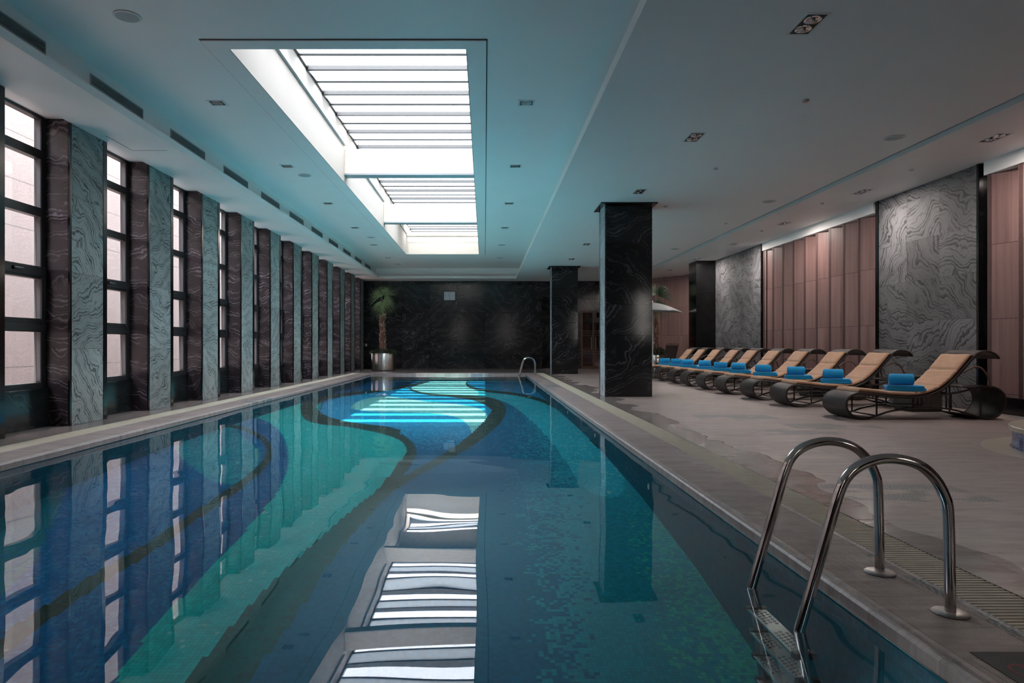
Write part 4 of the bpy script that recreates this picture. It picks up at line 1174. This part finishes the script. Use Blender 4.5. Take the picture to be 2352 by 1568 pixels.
def steel_planter(t, r, h):
    bm = BM(); lathe(bm, [(r*.97,.03),(r,.035),(r,h-.01),(r-.004,h),(r-.02,h),(r-.02,h-.1)], (0,0,0), 64, cap=False); pt = obj('steel_pot', bm, M['brushed'], t, smooth=True)
    bm = BM(); lathe(bm, [(r*.93,0),(r*.93,.03)], (0,0,0), 48); obj('plinth', bm, M['black_plastic'], pt)
    bm = BM(); lathe(bm, [(r-.022,h-.14),(r-.022,h-.10)], (0,0,0), 32); obj('soil', bm, M['soil'], pt)
def shrub(t, r, h, z0, n=900, seed=2):
    rnd = random.Random(seed)
    bm = BM()
    for i in range(n):
        a = rnd.random()*2*PI; q = math.sqrt(rnd.random())*r; z = h*(1-.5*(q/r)**2)*rnd.uniform(.35,1)
        c = Vector((q*math.cos(a), q*math.sin(a), z)); d = Vector((rnd.uniform(-1,1),rnd.uniform(-1,1),rnd.uniform(-.3,1))).normalized()
        sd = d.cross(Vector((rnd.random(),rnd.random(),rnd.random()))).normalized(); l = rnd.uniform(.04,.085)
        vs = [bm.verts.new(p_) for p_ in (c-d*l*.5, c+sd*l*.3, c+d*l*.6, c-sd*l*.3)]; bm.faces.new(vs)
    o = obj('shrub_foliage', bm, M['leaf_dark'], t, loc=(0,0,z0))
    bm = BM()
    for i in range(26):
        a = rnd.random()*2*PI; q = rnd.uniform(.2,.85)*r; tube(bm, [(q*.5*math.cos(a),q*.5*math.sin(a),-.02),(q*math.cos(a),q*math.sin(a),h*.7)], .006, 5)
    obj('branch', bm, M['bark'], o)
t = thing('potted_palm', 'tall fan palm with shaggy brown trunk in a large brushed steel planter', 'potted palm', (-4.38, 29.6, 0))
steel_planter(t, .527, .76); shrub(t, .60, .34, .66)
palm(t, 2.42, [(-.10,-.1,1,.80,.60,.35,-.88,-.3,.38), (.08,.1,1,.84,.62,.2,.42,.1,.88), (-.06,.1,1,.80,.60,.15,-.25,-.1,1), (.10,-.3,1,.70,.62,.35,.55,-.3,-.70),
      (-.10,-.3,1,.62,.56,.6,-.36,-.2,-.90), (.06,.1,1,.74,.46,.5,.95,.1,.05)], lean=(-.05,0))
t = thing('potted_palm', 'shadowy fan palm in a planter behind the parasol, partly behind the near pillar', 'potted palm', (6.95, 27.6, 0))
steel_planter(t, .40, .72); shrub(t, .46, .42, .62, 600, 5)
palm(t, 2.55, [(-.1,-.1,1,.6,.7,.3,-.7,-.2,.6), (.1,-.2,1,.55,.7,.3,.7,-.2,.55), (.1,0,1,.6,.6,.25,.2,.0,1), (.0,-.3,.8,.4,.7,.4,.2,-.4,-.6)], z0=.6, seed=8, r=.10)

# ------------------------------------------------------------------ whirlpool at the frame edge
TC = (6.80, 6.71); t = thing('whirlpool_tub', 'round raised tub of blue mosaic with a cream rim on the deck', 'hot tub', (TC[0], TC[1], 0))
bm = BM(); lathe(bm, [(1.28,0),(1.28,.19),(.9,.19),(.9,0)], (0,0,0), 96, cap=False); obj('tub_wall', bm, None or M['tub_tile'], t, smooth=True)
bm = BM(); lathe(bm, [(.85,.19),(1.31,.19),(1.315,.20),(1.315,.235),(1.305,.245),(.85,.245),(.85,.19)], (0,0,0), 96, cap=False); obj('rim', bm, M['cream'], t, smooth=True)
bm = BM(); lathe(bm, [(.01,.2),(.86,.2)], (0,0,0), 64, cap=False); obj('tub_water', bm, M['dark_glass'], t)
o = None
bm = BM(); lathe(bm, [(1.3,.001),(1.3,.006),(1.56,.006),(1.56,.0005)], (0,0,0), 96, cap=False); obj('floor_ring', bm, M['cream'], t)

# ------------------------------------------------------------------ light
def lamp(x, y, w, c=(1,.89,.82)):
    for s_ in (-1, 1):
        l = bpy.data.lights.new('downlight_fill', 'AREA'); l.shape = 'DISK'; l.size = .05; l.energy = w; l.color = c
        o = bpy.data.objects.new('downlight_fill', l); COL.objects.link(o); o.location = (x, y+s_*.094, ZS-.028)
for k in range(6): lamp(7.47, 10.0+3.51*k, 4.2)  # added fill: this row is switched on to brighten the right side
wd = bpy.data.worlds.new('sky'); scn.world = wd; wd.use_nodes = True
bg = wd.node_tree.nodes['Background']; bg.inputs[0].default_value = (.90,.95,1.0,1); bg.inputs[1].default_value = 3.2
sun = bpy.data.lights.new('sun', 'SUN'); sun.energy = 8.5; sun.angle = R(.6); sun.color = (1,.94,.86)
so = bpy.data.objects.new('sun', sun); COL.objects.link(so)
so.rotation_euler = Vector((.04,.53,-.85)).to_track_quat('-Z','Y').to_euler()
def portal(name, loc, rot, sx, sy):
    l = bpy.data.lights.new(name, 'AREA'); l.shape = 'RECTANGLE'; l.size = sx; l.size_y = sy; l.cycles.is_portal = True
    o = bpy.data.objects.new(name, l); COL.objects.link(o); o.location = loc; o.rotation_euler = rot

cam = bpy.data.cameras.new('camera'); co = bpy.data.objects.new('camera', cam); COL.objects.link(co)
cam.sensor_width = 36; cam.lens = 36*F/2352; cam.shift_x = (1176-U0)/2352; cam.shift_y = (V0-784)/2352
co.location = (0,0,H); co.rotation_euler = (R(90),0,0); cam.clip_end = 200; cam.clip_start = .05
scn.camera = co
scn.view_settings.view_transform = 'Standard'; scn.view_settings.look = 'None'; scn.view_settings.gamma = 1
scn.view_settings.exposure = EXPO
cy = scn.cycles
cy.max_bounces = 8; cy.diffuse_bounces = 5; cy.glossy_bounces = 4; cy.transparent_max_bounces = 16; cy.transmission_bounces = 6
cy.caustics_reflective = True; cy.caustics_refractive = False; cy.blur_glossy = .5
cy.use_adaptive_sampling = True; cy.adaptive_threshold = .02; cy.sample_clamp_indirect = 6; cy.use_denoising = True
